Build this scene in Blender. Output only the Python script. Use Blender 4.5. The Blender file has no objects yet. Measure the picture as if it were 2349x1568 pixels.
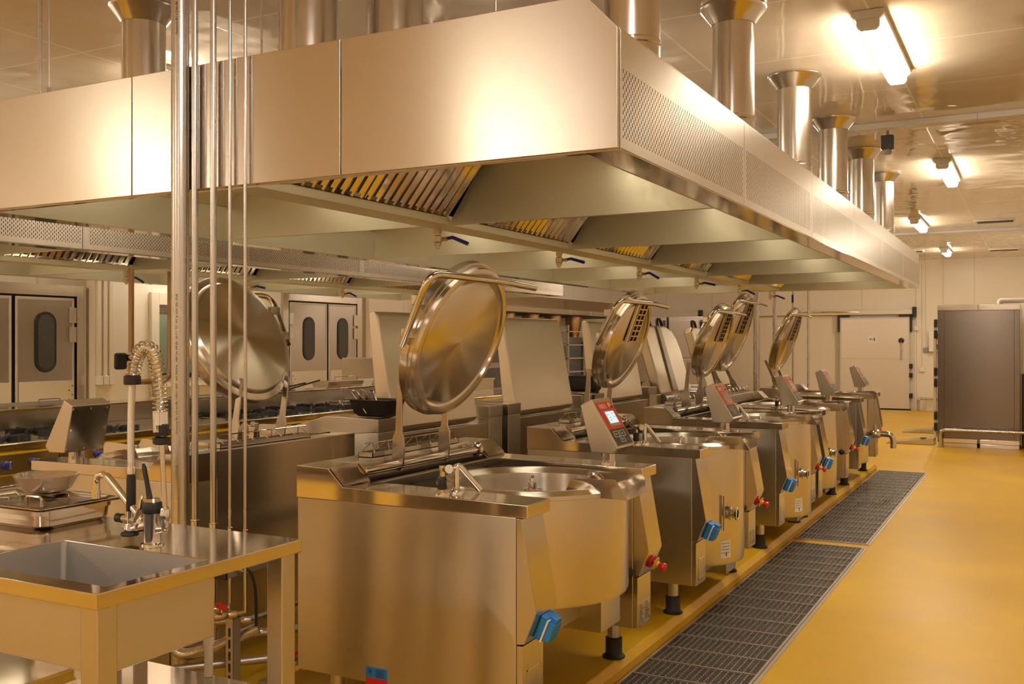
import bpy, math, random
from mathutils import Vector, Matrix
random.seed(7)
PI = math.pi
C = bpy.context.scene.collection
D = bpy.data

# ------------------------------------------------------------------ mesh builder
class MB:
    def __init__(s): s.v = []; s.f = []
    def add(s, vs, fs):
        n = len(s.v); s.v += [tuple(v) for v in vs]; s.f += [tuple(i + n for i in f) for f in fs]; return s
    def box(s, x0, x1, y0, y1, z0, z1):
        return s.hexa([(x0,y0,z0),(x1,y0,z0),(x1,y1,z0),(x0,y1,z0),(x0,y0,z1),(x1,y0,z1),(x1,y1,z1),(x0,y1,z1)])
    def hexa(s, p):
        return s.add(p, [(0,3,2,1),(4,5,6,7),(0,1,5,4),(1,2,6,5),(2,3,7,6),(3,0,4,7)])
    def prism(s, poly, axis, a, b):
        def m(p, t): return (p[0],t,p[1]) if axis == 'y' else ((p[0],p[1],t) if axis == 'z' else (t,p[0],p[1]))
        n = len(poly)
        return s.add([m(p,a) for p in poly] + [m(p,b) for p in poly],
                     [tuple(range(n))[::-1], tuple(range(n,2*n))] + [(i,(i+1)%n,n+(i+1)%n,n+i) for i in range(n)])
    def sheet(s, pts, nrm, th):
        nrm = Vector(nrm).normalized() * th; n = len(pts)
        q = [Vector(p) + nrm for p in pts]
        return s.add([tuple(p) for p in pts] + [tuple(p) for p in q],
                     [tuple(range(n))[::-1], tuple(range(n,2*n))] + [(i,(i+1)%n,n+(i+1)%n,n+i) for i in range(n)])
    def tube(s, pts, r, n=12, caps=True):
        pts = [Vector(p) for p in pts]; m = len(pts)
        rs = r if isinstance(r, (list, tuple)) else [r]*m
        T = []
        for i in range(m):
            t = (pts[min(i+1,m-1)] - pts[max(i-1,0)]); T.append(t.normalized())
        up = Vector((0,0,1)) if abs(T[0].z) < .9 else Vector((1,0,0))
        N = (up - T[0]*up.dot(T[0])).normalized(); vs = []
        for i in range(m):
            N = (N - T[i]*N.dot(T[i])).normalized(); B = T[i].cross(N)
            for k in range(n):
                a = 2*PI*k/n; vs.append(tuple(pts[i] + (N*math.cos(a) + B*math.sin(a))*rs[i]))
        fs = [(i*n+k, i*n+(k+1)%n, (i+1)*n+(k+1)%n, (i+1)*n+k) for i in range(m-1) for k in range(n)]
        if caps: fs += [tuple(range(n))[::-1], tuple(range((m-1)*n, m*n))]
        return s.add(vs, fs)
    def cyl(s, p0, p1, r, n=16, r2=None): return s.tube([p0,p1], [r, r if r2 is None else r2], n)
    def lathe(s, prof, c=(0,0,0), axis=(0,0,1), n=48, a0=0, a1=2*PI):
        axis = Vector(axis).normalized(); up = Vector((1,0,0)) if abs(axis.x) < .9 else Vector((0,1,0))
        X = (up - axis*up.dot(axis)).normalized(); Y = axis.cross(X); c = Vector(c)
        full = abs(a1-a0-2*PI) < 1e-6; cols = n if full else n+1; vs = []; idx = []
        for (r,h) in prof:
            if r < 1e-6: idx.append([len(vs)]*cols); vs.append(tuple(c+axis*h)); continue
            row = []
            for k in range(cols):
                a = a0 + (a1-a0)*k/n; row.append(len(vs)); vs.append(tuple(c + axis*h + (X*math.cos(a)+Y*math.sin(a))*r))
            idx.append(row)
        fs = []
        for i in range(len(prof)-1):
            for k in range(cols if full else cols-1):
                k2 = (k+1) % cols; q = [idx[i][k], idx[i][k2], idx[i+1][k2], idx[i+1][k]]
                q = [x for j,x in enumerate(q) if x not in q[:j]]
                if len(q) > 2: fs.append(tuple(q))
        return s.add(vs, fs)
    def build(s, name, mat, parent=None, bev=0, kind=None, mw=None, label=None, seg=2, ang=35):
        me = D.meshes.new(name); me.from_pydata(s.v, [], s.f); me.validate(); 
        import bmesh
        b = bmesh.new(); b.from_mesh(me); bmesh.ops.recalc_face_normals(b, faces=b.faces); b.to_mesh(me); b.free()
        for p in me.polygons: p.use_smooth = True
        me.set_sharp_from_angle(angle=math.radians(ang))
        me.materials.append(mat)
        o = D.objects.new(name, me); C.objects.link(o)
        if parent: o.parent = parent
        if mw is not None: o.matrix_local = mw
        if bev:
            m = o.modifiers.new('bevel', 'BEVEL'); m.width = bev; m.segments = seg; m.limit_method = 'ANGLE'; m.angle_limit = math.radians(40); m.harden_normals = True
        if kind: o['kind'] = kind
        if label: o['label'] = label
        return o

def rpath(pts, rad, seg=6):
    """polyline with rounded corners"""
    P = [Vector(p) for p in pts]; out = [P[0]]
    for i in range(1, len(P)-1):
        a = (P[i-1]-P[i]); b = (P[i+1]-P[i]); r = rad[i-1] if isinstance(rad,(list,tuple)) else rad
        d = min(r, a.length*.49, b.length*.49); p0 = P[i]+a.normalized()*d; p1 = P[i]+b.normalized()*d
        for k in range(seg+1):
            t = k/seg; out.append(p0*(1-t)**2 + P[i]*2*t*(1-t) + p1*t*t)
    out.append(P[-1]); return [tuple(p) for p in out]

def thing(name, label, cat, loc=(0,0,0), rot=0, group=None):
    o = D.objects.new(name, None); C.objects.link(o); o.empty_display_size = .05
    o.location = loc; o.rotation_euler = (0,0,rot); o['label'] = label; o['category'] = cat
    if group: o['group'] = group
    return o
def tag(o, label, cat, group=None):
    o['label'] = label; o['category'] = cat
    if group: o['group'] = group
    return o
def text(body, size, mat, parent, mw, name='lettering', ext=.0004, ax='LEFT'):
    cu = D.curves.new(name, 'FONT'); cu.body = body; cu.size = size; cu.extrude = ext; cu.align_x = ax; cu.resolution_u = 2
    t = D.objects.new(name, cu); C.objects.link(t)
    dg = bpy.context.evaluated_depsgraph_get(); me = D.meshes.new_from_object(t.evaluated_get(dg))
    D.objects.remove(t); D.curves.remove(cu)
    me.materials.clear(); me.materials.append(mat)
    o = D.objects.new(name, me); C.objects.link(o); o.parent = parent; o.matrix_local = mw
    return o
def frame(o, x, y, z):
    m = Matrix.Identity(4)
    for i,a in enumerate((x,y,z)):
        a = Vector(a).normalized()
        for j in range(3): m[j][i] = a[j]
    for j in range(3): m[j][3] = o[j]
    return m

# ------------------------------------------------------------------ materials
def mat(name, col, rough=.5, metal=0., **kw):
    m = D.materials.new(name); m.use_nodes = True; b = m.node_tree.nodes['Principled BSDF']
    b.inputs['Base Color'].default_value = (*col,1); b.inputs['Roughness'].default_value = rough; b.inputs['Metallic'].default_value = metal
    for k,v in kw.items(): b.inputs[k.replace('_',' ')].default_value = v
    return m
def N(m, t, **kw):
    n = m.node_tree.nodes.new(t)
    for k,v in kw.items(): setattr(n,k,v)
    return n
def L(m, a, b): m.node_tree.links.new(a,b)
def mth(m, op, a, b=None, c=None):
    n = N(m,'ShaderNodeMath',operation=op)
    for i,x in enumerate((a,b,c)):
        if x is None: continue
        if isinstance(x,(int,float)): n.inputs[i].default_value = x
        else: L(m,x,n.inputs[i])
    return n.outputs[0]
def steel(name, col=(.60,.555,.50), rough=.28, brush=(2,2,60), bump=.006, var=.05, aniso=0.0):
    m = mat(name, col, rough, 1.); b = m.node_tree.nodes['Principled BSDF']
    tc = N(m,'ShaderNodeTexCoord'); mp = N(m,'ShaderNodeMapping'); mp.inputs['Scale'].default_value = brush; L(m,tc.outputs['Object'],mp.inputs[0])
    n = N(m,'ShaderNodeTexNoise'); n.inputs['Scale'].default_value = 6; n.inputs['Detail'].default_value = 3; L(m,mp.outputs[0],n.inputs['Vector'])
    n2 = N(m,'ShaderNodeTexNoise'); n2.inputs['Scale'].default_value = 2.2; n2.inputs['Detail'].default_value = 4; L(m,tc.outputs['Object'],n2.inputs['Vector'])
    s = mth(m,'ADD', mth(m,'MULTIPLY',n.outputs[0],var), mth(m,'MULTIPLY',n2.outputs[0],var))
    L(m, mth(m,'ADD', s, rough-var), b.inputs['Roughness'])
    if aniso:
        cx = N(m,'ShaderNodeCombineXYZ'); cx.inputs[0].default_value=.03; cx.inputs[1].default_value=.02; cx.inputs[2].default_value=1
        L(m,cx.outputs[0],b.inputs['Tangent']); b.inputs['Anisotropic'].default_value = aniso
    if bump >= .1:
        bp = N(m,'ShaderNodeBump'); bp.inputs['Strength'].default_value = bump; bp.inputs['Distance'].default_value = .002
        L(m,n.outputs[0],bp.inputs['Height']); L(m,bp.outputs[0],b.inputs['Normal'])
    return m
M = {}
M['steel']   = steel('brushed_steel', brush=(2,2,6), var=.0, rough=.23, aniso=.3)
M['lidst']   = steel('matt_pan_lid_steel', col=(.68,.60,.49), var=.02, brush=(2,2,2), rough=.36)
M['satin']   = steel('satin_sink_steel', col=(.60,.56,.52), var=.0, rough=.42)
M['steelv']  = steel('vertical_brushed_steel', brush=(8,8,.6), rough=.26, bump=.0, var=.0, aniso=.92)
M['sheet']   = steel('hood_sheet_steel', col=(.64,.59,.53), rough=.26, brush=(1.5,1.5,5), bump=.0, var=.03, aniso=.75)
M['galv']    = steel('hood_inner_sheet', col=(.68,.64,.52), rough=.40, brush=(4,4,4), bump=.05, var=.16); M['galv'].node_tree.nodes['Principled BSDF'].inputs['Metallic'].default_value = .55
M['polish']  = steel('polished_steel', col=(.68,.63,.57), rough=.10, brush=(3,3,3), bump=.0, var=.03)
M['mirror']  = steel('mirror_steel', col=(.66,.60,.53), rough=.09, brush=(1.5,1.5,1.5), bump=.03, var=.04)
M['duct']    = steel('rolled_duct_steel', col=(.66,.61,.55), rough=.2, brush=(2,2,2), bump=.0, var=.06)
M['pipe']    = steel('pipe_steel', col=(.60,.575,.55), rough=.27, brush=(3,3,1), bump=.03)
M['dull']    = steel('dull_steel', col=(.42,.38,.34), rough=.42, brush=(6,6,6), bump=.05)
M['chrome']  = mat('chrome', (.78,.76,.74), .06, 1.)
M['brass']   = mat('nickel_brass', (.62,.50,.33), .25, 1.)
M['copper']  = steel('aged_copper_pipe', col=(.42,.27,.15), rough=.35, brush=(4,4,2), bump=.04)
M['black']   = mat('black_plastic', (.012,.012,.013), .4)
M['rubber']  = mat('black_rubber', (.018,.018,.02), .55)
M['iron']    = mat('cast_iron', (.015,.014,.014), .6)
M['blue']    = mat('blue_plastic', (.012,.20,.62), .35)
M['navy']    = mat('blue_lever', (.01,.03,.30), .4)
M['red']     = mat('red_plastic', (.55,.012,.015), .35)
M['redpan']  = mat('red_control_face', (.72,.035,.02), .4)
M['yellow']  = mat('yellow_plastic', (.75,.45,.01), .4)
M['orange']  = mat('orange_plastic', (.85,.2,.01), .4)
M['green']   = mat('green_cap', (.01,.12,.06), .5)
M['white']   = mat('white_plastic', (.78,.76,.72), .4)
M['paper']   = mat('white_paper', (.80,.80,.80), .7)
M['ink']     = mat('black_ink', (.02,.02,.02), .7)
M['dkgrey']  = mat('dark_grey_keypad', (.045,.04,.038), .45)
M['grey']    = mat('grey_plastic', (.30,.29,.27), .5)
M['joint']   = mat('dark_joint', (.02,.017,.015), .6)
M['lip']     = mat('pale_door_edge', (.62,.60,.57), .35)
M['wall']    = mat('insulated_wall_panel', (.78,.72,.62), .32)
M['kick']    = mat('pale_kick_plate', (.74,.68,.58), .4)
M['foam']    = mat('white_pipe_foam', (.75,.73,.68), .8)
M['hose']    = steel('braided_hose', col=(.74,.71,.68), rough=.35, brush=(200,200,300), bump=.4)
M['dglass']  = mat('door_window_glass', (.075,.08,.08), .06, Specular_IOR_Level=.35)
M['gglass']  = mat('greenish_window_glass', (.20,.27,.22), .10, Specular_IOR_Level=.6)
M['lcdoff']  = mat('display_glass_grey', (.42,.40,.34), .2)
M['film'] = mat('clear_plastic_film', (.9,.9,.88), .08, Alpha=.13, Specular_IOR_Level=1.0)
def emis(name, col, st):
    m = D.materials.new(name); m.use_nodes = True; nt = m.node_tree; nt.nodes.clear()
    o = nt.nodes.new('ShaderNodeOutputMaterial'); e = nt.nodes.new('ShaderNodeEmission'); e.inputs[0].default_value = (*col,1); e.inputs[1].default_value = st
    nt.links.new(e.outputs[0], o.inputs[0]); return m
M['lamp']  = emis('warm_lamp_diffuser', (1,.86,.66), 84)
M['lampn'] = emis('neutral_lamp_diffuser', (1,.92,.82), 62)
M['lampw']  = emis('soft_neutral_lamp_diffuser', (1,.90,.80), 15)
M['hoodlamp'] = emis('hood_lamp_tube', (1,.86,.58), 9)
M['lcd']   = emis('lit_display', (.68,.80,.80), .95)

# wall: fine ribs + joints every 1.15 m
def wallmat(name, axis):
    m = mat(name, (.78,.715,.615), .33); b = m.node_tree.nodes['Principled BSDF']
    tc = N(m,'ShaderNodeTexCoord'); sp = N(m,'ShaderNodeSeparateXYZ'); L(m,tc.outputs['Object'],sp.inputs[0])
    c = sp.outputs[axis]
    fr = mth(m,'FRACT', mth(m,'MULTIPLY', c, 1/1.15)); ln = mth(m,'LESS_THAN', fr, .006)
    rib = mth(m,'FRACT', mth(m,'MULTIPLY', c, 1/.05)); rl = mth(m,'LESS_THAN', rib, .2)
    mx = N(m,'ShaderNodeMixRGB'); mx.inputs[1].default_value = (.78,.715,.615,1); mx.inputs[2].default_value = (.34,.29,.23,1); L(m,ln,mx.inputs[0]); L(m,mx.outputs[0],b.inputs['Base Color'])
    bp = N(m,'ShaderNodeBump'); bp.inputs['Strength'].default_value = .25; bp.inputs['Distance'].default_value = .002; L(m,rl,bp.inputs['Height']); L(m,bp.outputs[0],b.inputs['Normal'])
    return m
M['wallx'] = wallmat('wall_panels_back', 0); M['wally'] = wallmat('wall_panels_side', 1)
# ceiling: glossy coated panels with pale joints, gently wavy
m = M['ceil'] = mat('glossy_ceiling_panels', (.66,.56,.44), .03, Specular_IOR_Level=1.0, IOR=1.75); b = m.node_tree.nodes['Principled BSDF']
tc = N(m,'ShaderNodeTexCoord'); sp = N(m,'ShaderNodeSeparateXYZ'); L(m,tc.outputs['Object'],sp.inputs[0])
l1 = mth(m,'LESS_THAN', mth(m,'FRACT', mth(m,'MULTIPLY', mth(m,'ADD', sp.outputs[1], -6.35+110), 1/1.1)), .014)
l2 = mth(m,'LESS_THAN', mth(m,'FRACT', mth(m,'MULTIPLY', mth(m,'ADD', sp.outputs[0], .695+110), 1/1.11)), .014)
l3 = mth(m,'MAXIMUM', l1, l2)
mx = N(m,'ShaderNodeMixRGB'); mx.inputs[1].default_value = (.66,.56,.44,1); mx.inputs[2].default_value = (.84,.78,.68,1); L(m,l3,mx.inputs[0]); L(m,mx.outputs[0],b.inputs['Base Color'])
ns = N(m,'ShaderNodeTexNoise'); ns.inputs['Scale'].default_value = 3.2; ns.inputs['Detail'].default_value = 1.2; L(m,tc.outputs['Object'],ns.inputs['Vector'])
bp = N(m,'ShaderNodeBump'); bp.inputs['Strength'].default_value = .45; bp.inputs['Distance'].default_value = .02; L(m,mth(m,'ADD',ns.outputs[0],mth(m,'MULTIPLY',l3,.1)),bp.inputs['Height']); L(m,bp.outputs[0],b.inputs['Normal'])
# floor resin
def resin(name, col, rough):
    m = mat(name, col, rough); b = m.node_tree.nodes['Principled BSDF']
    tc = N(m,'ShaderNodeTexCoord'); n1 = N(m,'ShaderNodeTexNoise'); n1.inputs['Scale'].default_value = 1.3; n1.inputs['Detail'].default_value = 6; L(m,tc.outputs['Object'],n1.inputs['Vector'])
    n2 = N(m,'ShaderNodeTexNoise'); n2.inputs['Scale'].default_value = 90; n2.inputs['Detail'].default_value = 3; L(m,tc.outputs['Object'],n2.inputs['Vector'])
    cr = N(m,'ShaderNodeValToRGB'); cr.color_ramp.elements[0].position=.3; cr.color_ramp.elements[1].position=.72
    cr.color_ramp.elements[0].color = (col[0]*.84,col[1]*.80,col[2]*.8,1); cr.color_ramp.elements[1].color = (col[0]*1.1,col[1]*1.12,col[2]*1.25,1)
    L(m, mth(m,'ADD', mth(m,'MULTIPLY',n1.outputs[0],.75), mth(m,'MULTIPLY',n2.outputs[0],.25)), cr.inputs[0]); L(m,cr.outputs[0],b.inputs['Base Color'])
    bp = N(m,'ShaderNodeBump'); bp.inputs['Strength'].default_value = .12; bp.inputs['Distance'].default_value = .003; L(m,n2.outputs[0],bp.inputs['Height']); L(m,bp.outputs[0],b.inputs['Normal'])
    L(m, mth(m,'ADD', mth(m,'MULTIPLY',n1.outputs[0],.2), rough-.1), b.inputs['Roughness'])
    return m
M['floor'] = resin('yellow_resin_floor', (.68,.415,.012), .40); M['floor'].node_tree.nodes['Principled BSDF'].inputs['Specular IOR Level'].default_value = .35
# perforated hood sheet (slots), object coordinates
m = M['perf'] = steel('perforated_hood_sheet', col=(.64,.59,.53), rough=.26, brush=(1.5,1.5,5), bump=.0, var=.03, aniso=.75)
b = m.node_tree.nodes['Principled BSDF']; tc = N(m,'ShaderNodeTexCoord'); sp = N(m,'ShaderNodeSeparateXYZ'); L(m,tc.outputs['Object'],sp.inputs[0])
y, z = sp.outputs[1], sp.outputs[2]
def slot(oy, oz):
    a = mth(m,'ABSOLUTE', mth(m,'SUBTRACT', mth(m,'FRACT', mth(m,'ADD', mth(m,'MULTIPLY',y,1/.0276), oy)), .5))
    c = mth(m,'ABSOLUTE', mth(m,'SUBTRACT', mth(m,'FRACT', mth(m,'ADD', mth(m,'MULTIPLY',z,1/.0267), oz)), .5))
    return mth(m,'MULTIPLY', mth(m,'LESS_THAN',a,.095), mth(m,'LESS_THAN',c,.24))
hole = mth(m,'MAXIMUM', slot(0,0), slot(.5,.5))
zone = mth(m,'MULTIPLY', mth(m,'GREATER_THAN',z,.038), mth(m,'LESS_THAN',z,.262))
fy = mth(m,'FRACT', mth(m,'MULTIPLY', y, 1/1.54)); zone = mth(m,'MULTIPLY', zone, mth(m,'MULTIPLY', mth(m,'GREATER_THAN',fy,.022), mth(m,'LESS_THAN',fy,.978)))
hole = mth(m,'MULTIPLY', hole, zone)
blk = N(m,'ShaderNodeBsdfDiffuse'); blk.inputs[0].default_value = (.03,.022,.015,1); ms = N(m,'ShaderNodeMixShader'); L(m,hole,ms.inputs[0])
out = [n for n in m.node_tree.nodes if n.type == 'OUTPUT_MATERIAL'][0]; L(m,b.outputs[0],ms.inputs[1]); L(m,blk.outputs[0],ms.inputs[2]); L(m,ms.outputs[0],out.inputs[0])
# spun lid steel: radial anisotropy round the local z axis
m = M['spun'] = mat('spun_lid_steel', (.66,.60,.53), .24, 1.); b = m.node_tree.nodes['Principled BSDF']
tg = N(m,'ShaderNodeTangent'); tg.direction_type = 'RADIAL'; tg.axis = 'Z'; L(m,tg.outputs[0],b.inputs['Tangent']); b.inputs['Anisotropic'].default_value = .9; b.inputs['Anisotropic Rotation'].default_value = .25
# turned bowl steel: brushed along the hoop
M['turned'] = steel('turned_bowl_steel', col=(.68,.63,.57), rough=.26, brush=(1,1,9), bump=.0, var=.02, aniso=.92)
# drain mesh: fine woven
m = M['mesh'] = mat('dark_drain_mesh', (.06,.052,.048), .5, .6); b = m.node_tree.nodes['Principled BSDF']
tc = N(m,'ShaderNodeTexCoord'); vo = N(m,'ShaderNodeTexVoronoi'); vo.inputs['Scale'].default_value = 150; L(m,tc.outputs['Object'],vo.inputs['Vector'])
cr = N(m,'ShaderNodeValToRGB'); cr.color_ramp.elements[0].color=(.19,.165,.15,1); cr.color_ramp.elements[1].color=(.02,.017,.015,1); cr.color_ramp.elements[0].position=.15; cr.color_ramp.elements[1].position=.6
L(m,vo.outputs['Distance'],cr.inputs[0]); L(m,cr.outputs[0],b.inputs['Base Color'])
M['grate'] = mat('galvanised_bar', (.52,.47,.42), .4, .8)

# ------------------------------------------------------------------ room
ZC = 3.3
XL, XR, Y0, Y1 = -9.4, 1.7, -4.2, 23.3
def struct(mb, name, m, bev=0): return mb.build(name, m, None, bev, 'structure')
struct(MB().box(XL-.1,XR+.1,Y0-.1,Y1+.1,-.1,0), 'floor', M['floor'])
struct(MB().box(XL-.1,XR+.1,Y0-.1,Y1+.1,ZC,ZC+.1), 'ceiling', M['ceil'])
struct(MB().box(XL-.1,XR+.1,Y1,Y1+.1,0,ZC), 'wall_back', M['wallx'])
struct(MB().box(XL-.1,XR+.1,Y0-.1,Y0,0,ZC), 'wall_front', M['wallx'])
struct(MB().box(XL-.1,XL,Y0,Y1,0,ZC), 'wall_left', M['wally'])
struct(MB().box(XR,XR+.1,Y0,Y1,0,ZC), 'wall_right', M['wally'])
# kerb / plinth under the cooking island
o = MB().prism([(-4.02,0),(-1.625,0),(-1.625,.045),(-1.65,.08),(-4.0,.08),(-4.02,.06)],'y',2.62,12.12).build('trim_1', M['floor'], None, .006, 'structure')

# ------------------------------------------------------------------ hoods
def make_hood(label, x0, x1, y0, y1, zb, nfront, n=6, drop=True):
    t = thing('extractor_hood', label, 'kitchen hood', ((x0+x1)/2, y0, zb))
    w = (x1-x0)/2; ln = y1-y0; md = ln/n
    zs, zf = .385, .505
    fw = 2*w/nfront
    for i in range(nfront):                                   # front plates with chamfered outer corners
        a, b = -w+i*fw+.003, -w+(i+1)*fw-.003
        pl = [(a,0),(b,0)]
        pl += [(b,zs),(b-.112,zf)] if i == nfront-1 else [(b,zf)]
        pl += [(a+.112,zf),(a,zs)] if i == 0 else [(a,zf)]
        MB().prism(pl,'y',0,.02).build('front_panel', M['sheet'], t, .0025)
    for s in (-1,1):
        for k in range(n):
            a, b = k*md+(.022 if k==0 else .002), (k+1)*md-.002
            MB().box(s*w, s*(w-.015), a, b, 0, zs).build('perforated_panel', M['perf'], t, .002)
        MB().prism([(s*w,zs),(s*(w-.04),zs+.03),(s*(w-.045),zs+.026),(s*(w-.006),zs-.004)],'y',.02,ln).build('top_lip', M['polish'], t)
        MB().box(s*w, s*(w-.125), .022, ln, -.004, .004).build('flange', M['mirror'], t, .001)
        MB().box(s*(w-.125), s*(w-.137), .03, ln-.02, -.004, .20).build('inner_wall', M['galv'], t, .002)
        # soffit rising from the inner wall to the roof
        MB().prism([(s*(w-.137),.20),(s*(w-.40),.36),(s*.33,.36),(s*.33,.375),(s*(w-.40),.375),(s*(w-.137),.215)],'y',.03,ln-.02).build('soffit', M['galv'], t)
    MB().box(-w+.02, w-.02, .02, ln, zs-.01, zs+.02).build('roof', M['sheet'], t)
    MB().box(-w,w,ln-.02,ln,0,zs).build('rear_panel', M['sheet'], t, .002)
    MB().box(-w+.12,w-.12,.02,.05,-.004,.03).build('front_rail', M['mirror'], t, .002)
    MB().box(-w+.12,w-.12,ln-.05,ln-.02,-.004,.16).build('rear_rail', M['galv'], t, .002)
    # central gutter
    MB().prism([(-.085,.0),(.085,.0),(.085,.05),(.07,.05),(.07,.012),(-.07,.012),(-.07,.05),(-.085,.05)],'y',.03,ln-.03).build('gutter', M['galv'], t, .002)
    for k in range(1,n):
        y = k*md
        for s in (-1,1):                                       # slightly slanted divider sheets
            MB().add([(s*.08,y-.012,0),(s*(w-.137),y-.012,0),(s*(w-.137),y+.018,.37),(s*.30,y+.018,.37),
                      (s*.08,y+.012,0),(s*(w-.137),y+.012,0),(s*(w-.137),y+.03,.37),(s*.30,y+.03,.37)],
                     [(0,1,2,3),(4,7,6,5),(0,4,5,1),(1,5,6,2),(2,6,7,3),(3,7,4,0)]).build('divider', M['galv'], t, .0015)
    for k in range(n):
        for s in (-1,1):
            for q in range(2):                                 # two baffle filters per bay and side
                a = k*md+.035+q*(md-.06)/2; b = a+(md-.06)/2-.035
                f = MB(); p0 = Vector((s*.09,0,.05)); p1 = Vector((s*.335,0,.35)); d = (p1-p0).normalized(); nn = Vector((s*d.z,0,-abs(d.x)))
                pb = lambda u,h: p0+(p1-p0)*u+nn*h
                c = 11
                for i in range(c):
                    yy = a+.012+(b-a-.024)*i/(c-1)
                    for (dy,h0) in ((-.011,.004),):
                        A = [pb(0.0,.0),pb(1.0,.0),pb(1.0,.020),pb(0.0,.020)]
                        f.add([(v.x,yy-.018,v.z) for v in (A[0],A[1])]+[(v.x,yy+.002,v.z) for v in (A[3],A[2])]+[(v.x,yy-.012,v.z) for v in (A[0],A[1])]+[(v.x,yy+.012,v.z) for v in (A[3],A[2])],
                              [(0,1,3,2),(4,6,7,5),(0,2,6,4),(1,5,7,3),(2,3,7,6),(0,4,5,1)])
                for (u0,u1) in ((0,.05),(.95,1)):
                    A = [pb(u0,-.01),pb(u1,-.01),pb(u1,.012),pb(u0,.012)]
                    f.hexa([(v.x,a,v.z) for v in A]+[(v.x,b,v.z) for v in A])
                f.build('grease_filter', M['mirror'], t)
            hl = MB().box(s*.92,s*1.0,k*md+.25,(k+1)*md-.25,.335,.358).build('hood_lamp', M['lip'], t, .004)
            MB().box(s*.93,s*.99,k*md+.28,(k+1)*md-.28,.320,.335).build('lamp_tube', M['hoodlamp'], hl)
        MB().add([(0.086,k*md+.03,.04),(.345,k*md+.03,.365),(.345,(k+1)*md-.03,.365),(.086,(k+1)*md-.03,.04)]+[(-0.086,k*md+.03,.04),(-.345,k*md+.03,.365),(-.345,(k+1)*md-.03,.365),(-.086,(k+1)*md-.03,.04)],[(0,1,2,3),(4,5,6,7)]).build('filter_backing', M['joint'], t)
        if drop:
            y = (k+1)*md+.04 if k < n-1 else ln-.06
            v = MB().lathe([(0,-.115),(.012,-.115),(.012,-.10),(.02,-.10),(.02,-.085),(.024,-.08),(.024,-.05),(.018,-.045),(.018,-.03),(.022,-.03),(.022,-.012),(.016,-.012),(.016,0)],(-.02,y,0),n=12)
            v.cyl((-.02,y,-.065),(.03,y+.02,-.065),.010,8)
            vo_ = v.build('drain_valve', M['brass'], t)
            a = random.uniform(.2,.9)
            lv = MB().tube([(.02,y+.02,-.062),(.05,y+.04,-.055),(.05+.10*math.cos(a),y+.05,-.055-.05*math.sin(a*2))],[.009,.010,.011],8).build('lever', M['navy'], vo_)
    return t
make_hood('large brushed steel canopy hood over the kettle island, perforated side', -4.49,-1.173,2.933,12.17,2.12,3)
make_hood('further canopy hood behind it, over the gas range row on the left', -8.40,-5.63,2.95,12.1,2.12,3)

# exhaust ducts on the near hood
def duct(label, x, y, r=.113, z0=2.527):
    t = thing('exhaust_duct', label, 'duct', (x,y,z0))
    h = ZC-z0
    MB().lathe([(r-.004,0),(r,0),(r,h),(r-.004,h)],n=40).build('pipe', M['duct'], t)
    MB().lathe([(r+.001,.155),(r+.005,.16),(r+.005,.175),(r+.001,.18)],n=40).build('joint_ring', M['polish'], t)
    MB().lathe([(r+.002,h-.10),(r+.02,h-.075),(r+.058,h-.025),(r+.064,h-.02),(r+.067,h-.012),(r+.062,h),(r,h)],n=40).build('ceiling_collar', M['duct'], t)
    return t
ord_ = ['nearest','second','third','fourth','fifth','farthest']
for k in range(6):
    duct('round steel duct, %s from the camera in the row along the right hood edge' % ord_[k], -1.435, [3.74,5.24,6.77,8.22,9.68,11.15][k])
duct('round steel duct at the left end of the hood, beside the thick service pole', -4.226, 3.743)
duct('wide steel duct above the hood front, left of the middle seam', -3.0, 3.62, .138)
duct('wide steel duct above the hood front, right of the middle seam', -2.74, 3.95, .138)
for k in range(1,5):
    duct('steel duct on the left hood edge, number %s going back from the pole' % ['two','three','four','five'][k-1], -4.226, 3.743+1.5*k)
rods = [(-4.335,3.2,.008,'thick hanger rod above the left end of the hood'),(-2.905,3.2,.0045,'thin hanger rod left of the wide ducts'),(-1.766,3.2,.005,'short hanger rod above the right half of the hood')]
for x,y,r,l in rods: tag(MB().cyl((x,y,2.527),(x,y,ZC),r,8).build('hanger_rod', M['pipe']), l+' from the ceiling', 'rod')
t = thing('hanger_cable', 'steel hanging cable with turnbuckle beside the thick hanger rod', 'cable', (-4.27,3.2,2.527))
MB().cyl((0,0,0),(0,0,.77),.003,6).build('wire', M['dull'], t)
MB().lathe([(0,.10),(.008,.10),(.011,.13),(.006,.16),(.011,.19),(.008,.22),(0,.22)],n=8).build('turnbuckle', M['dull'], t)

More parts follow.
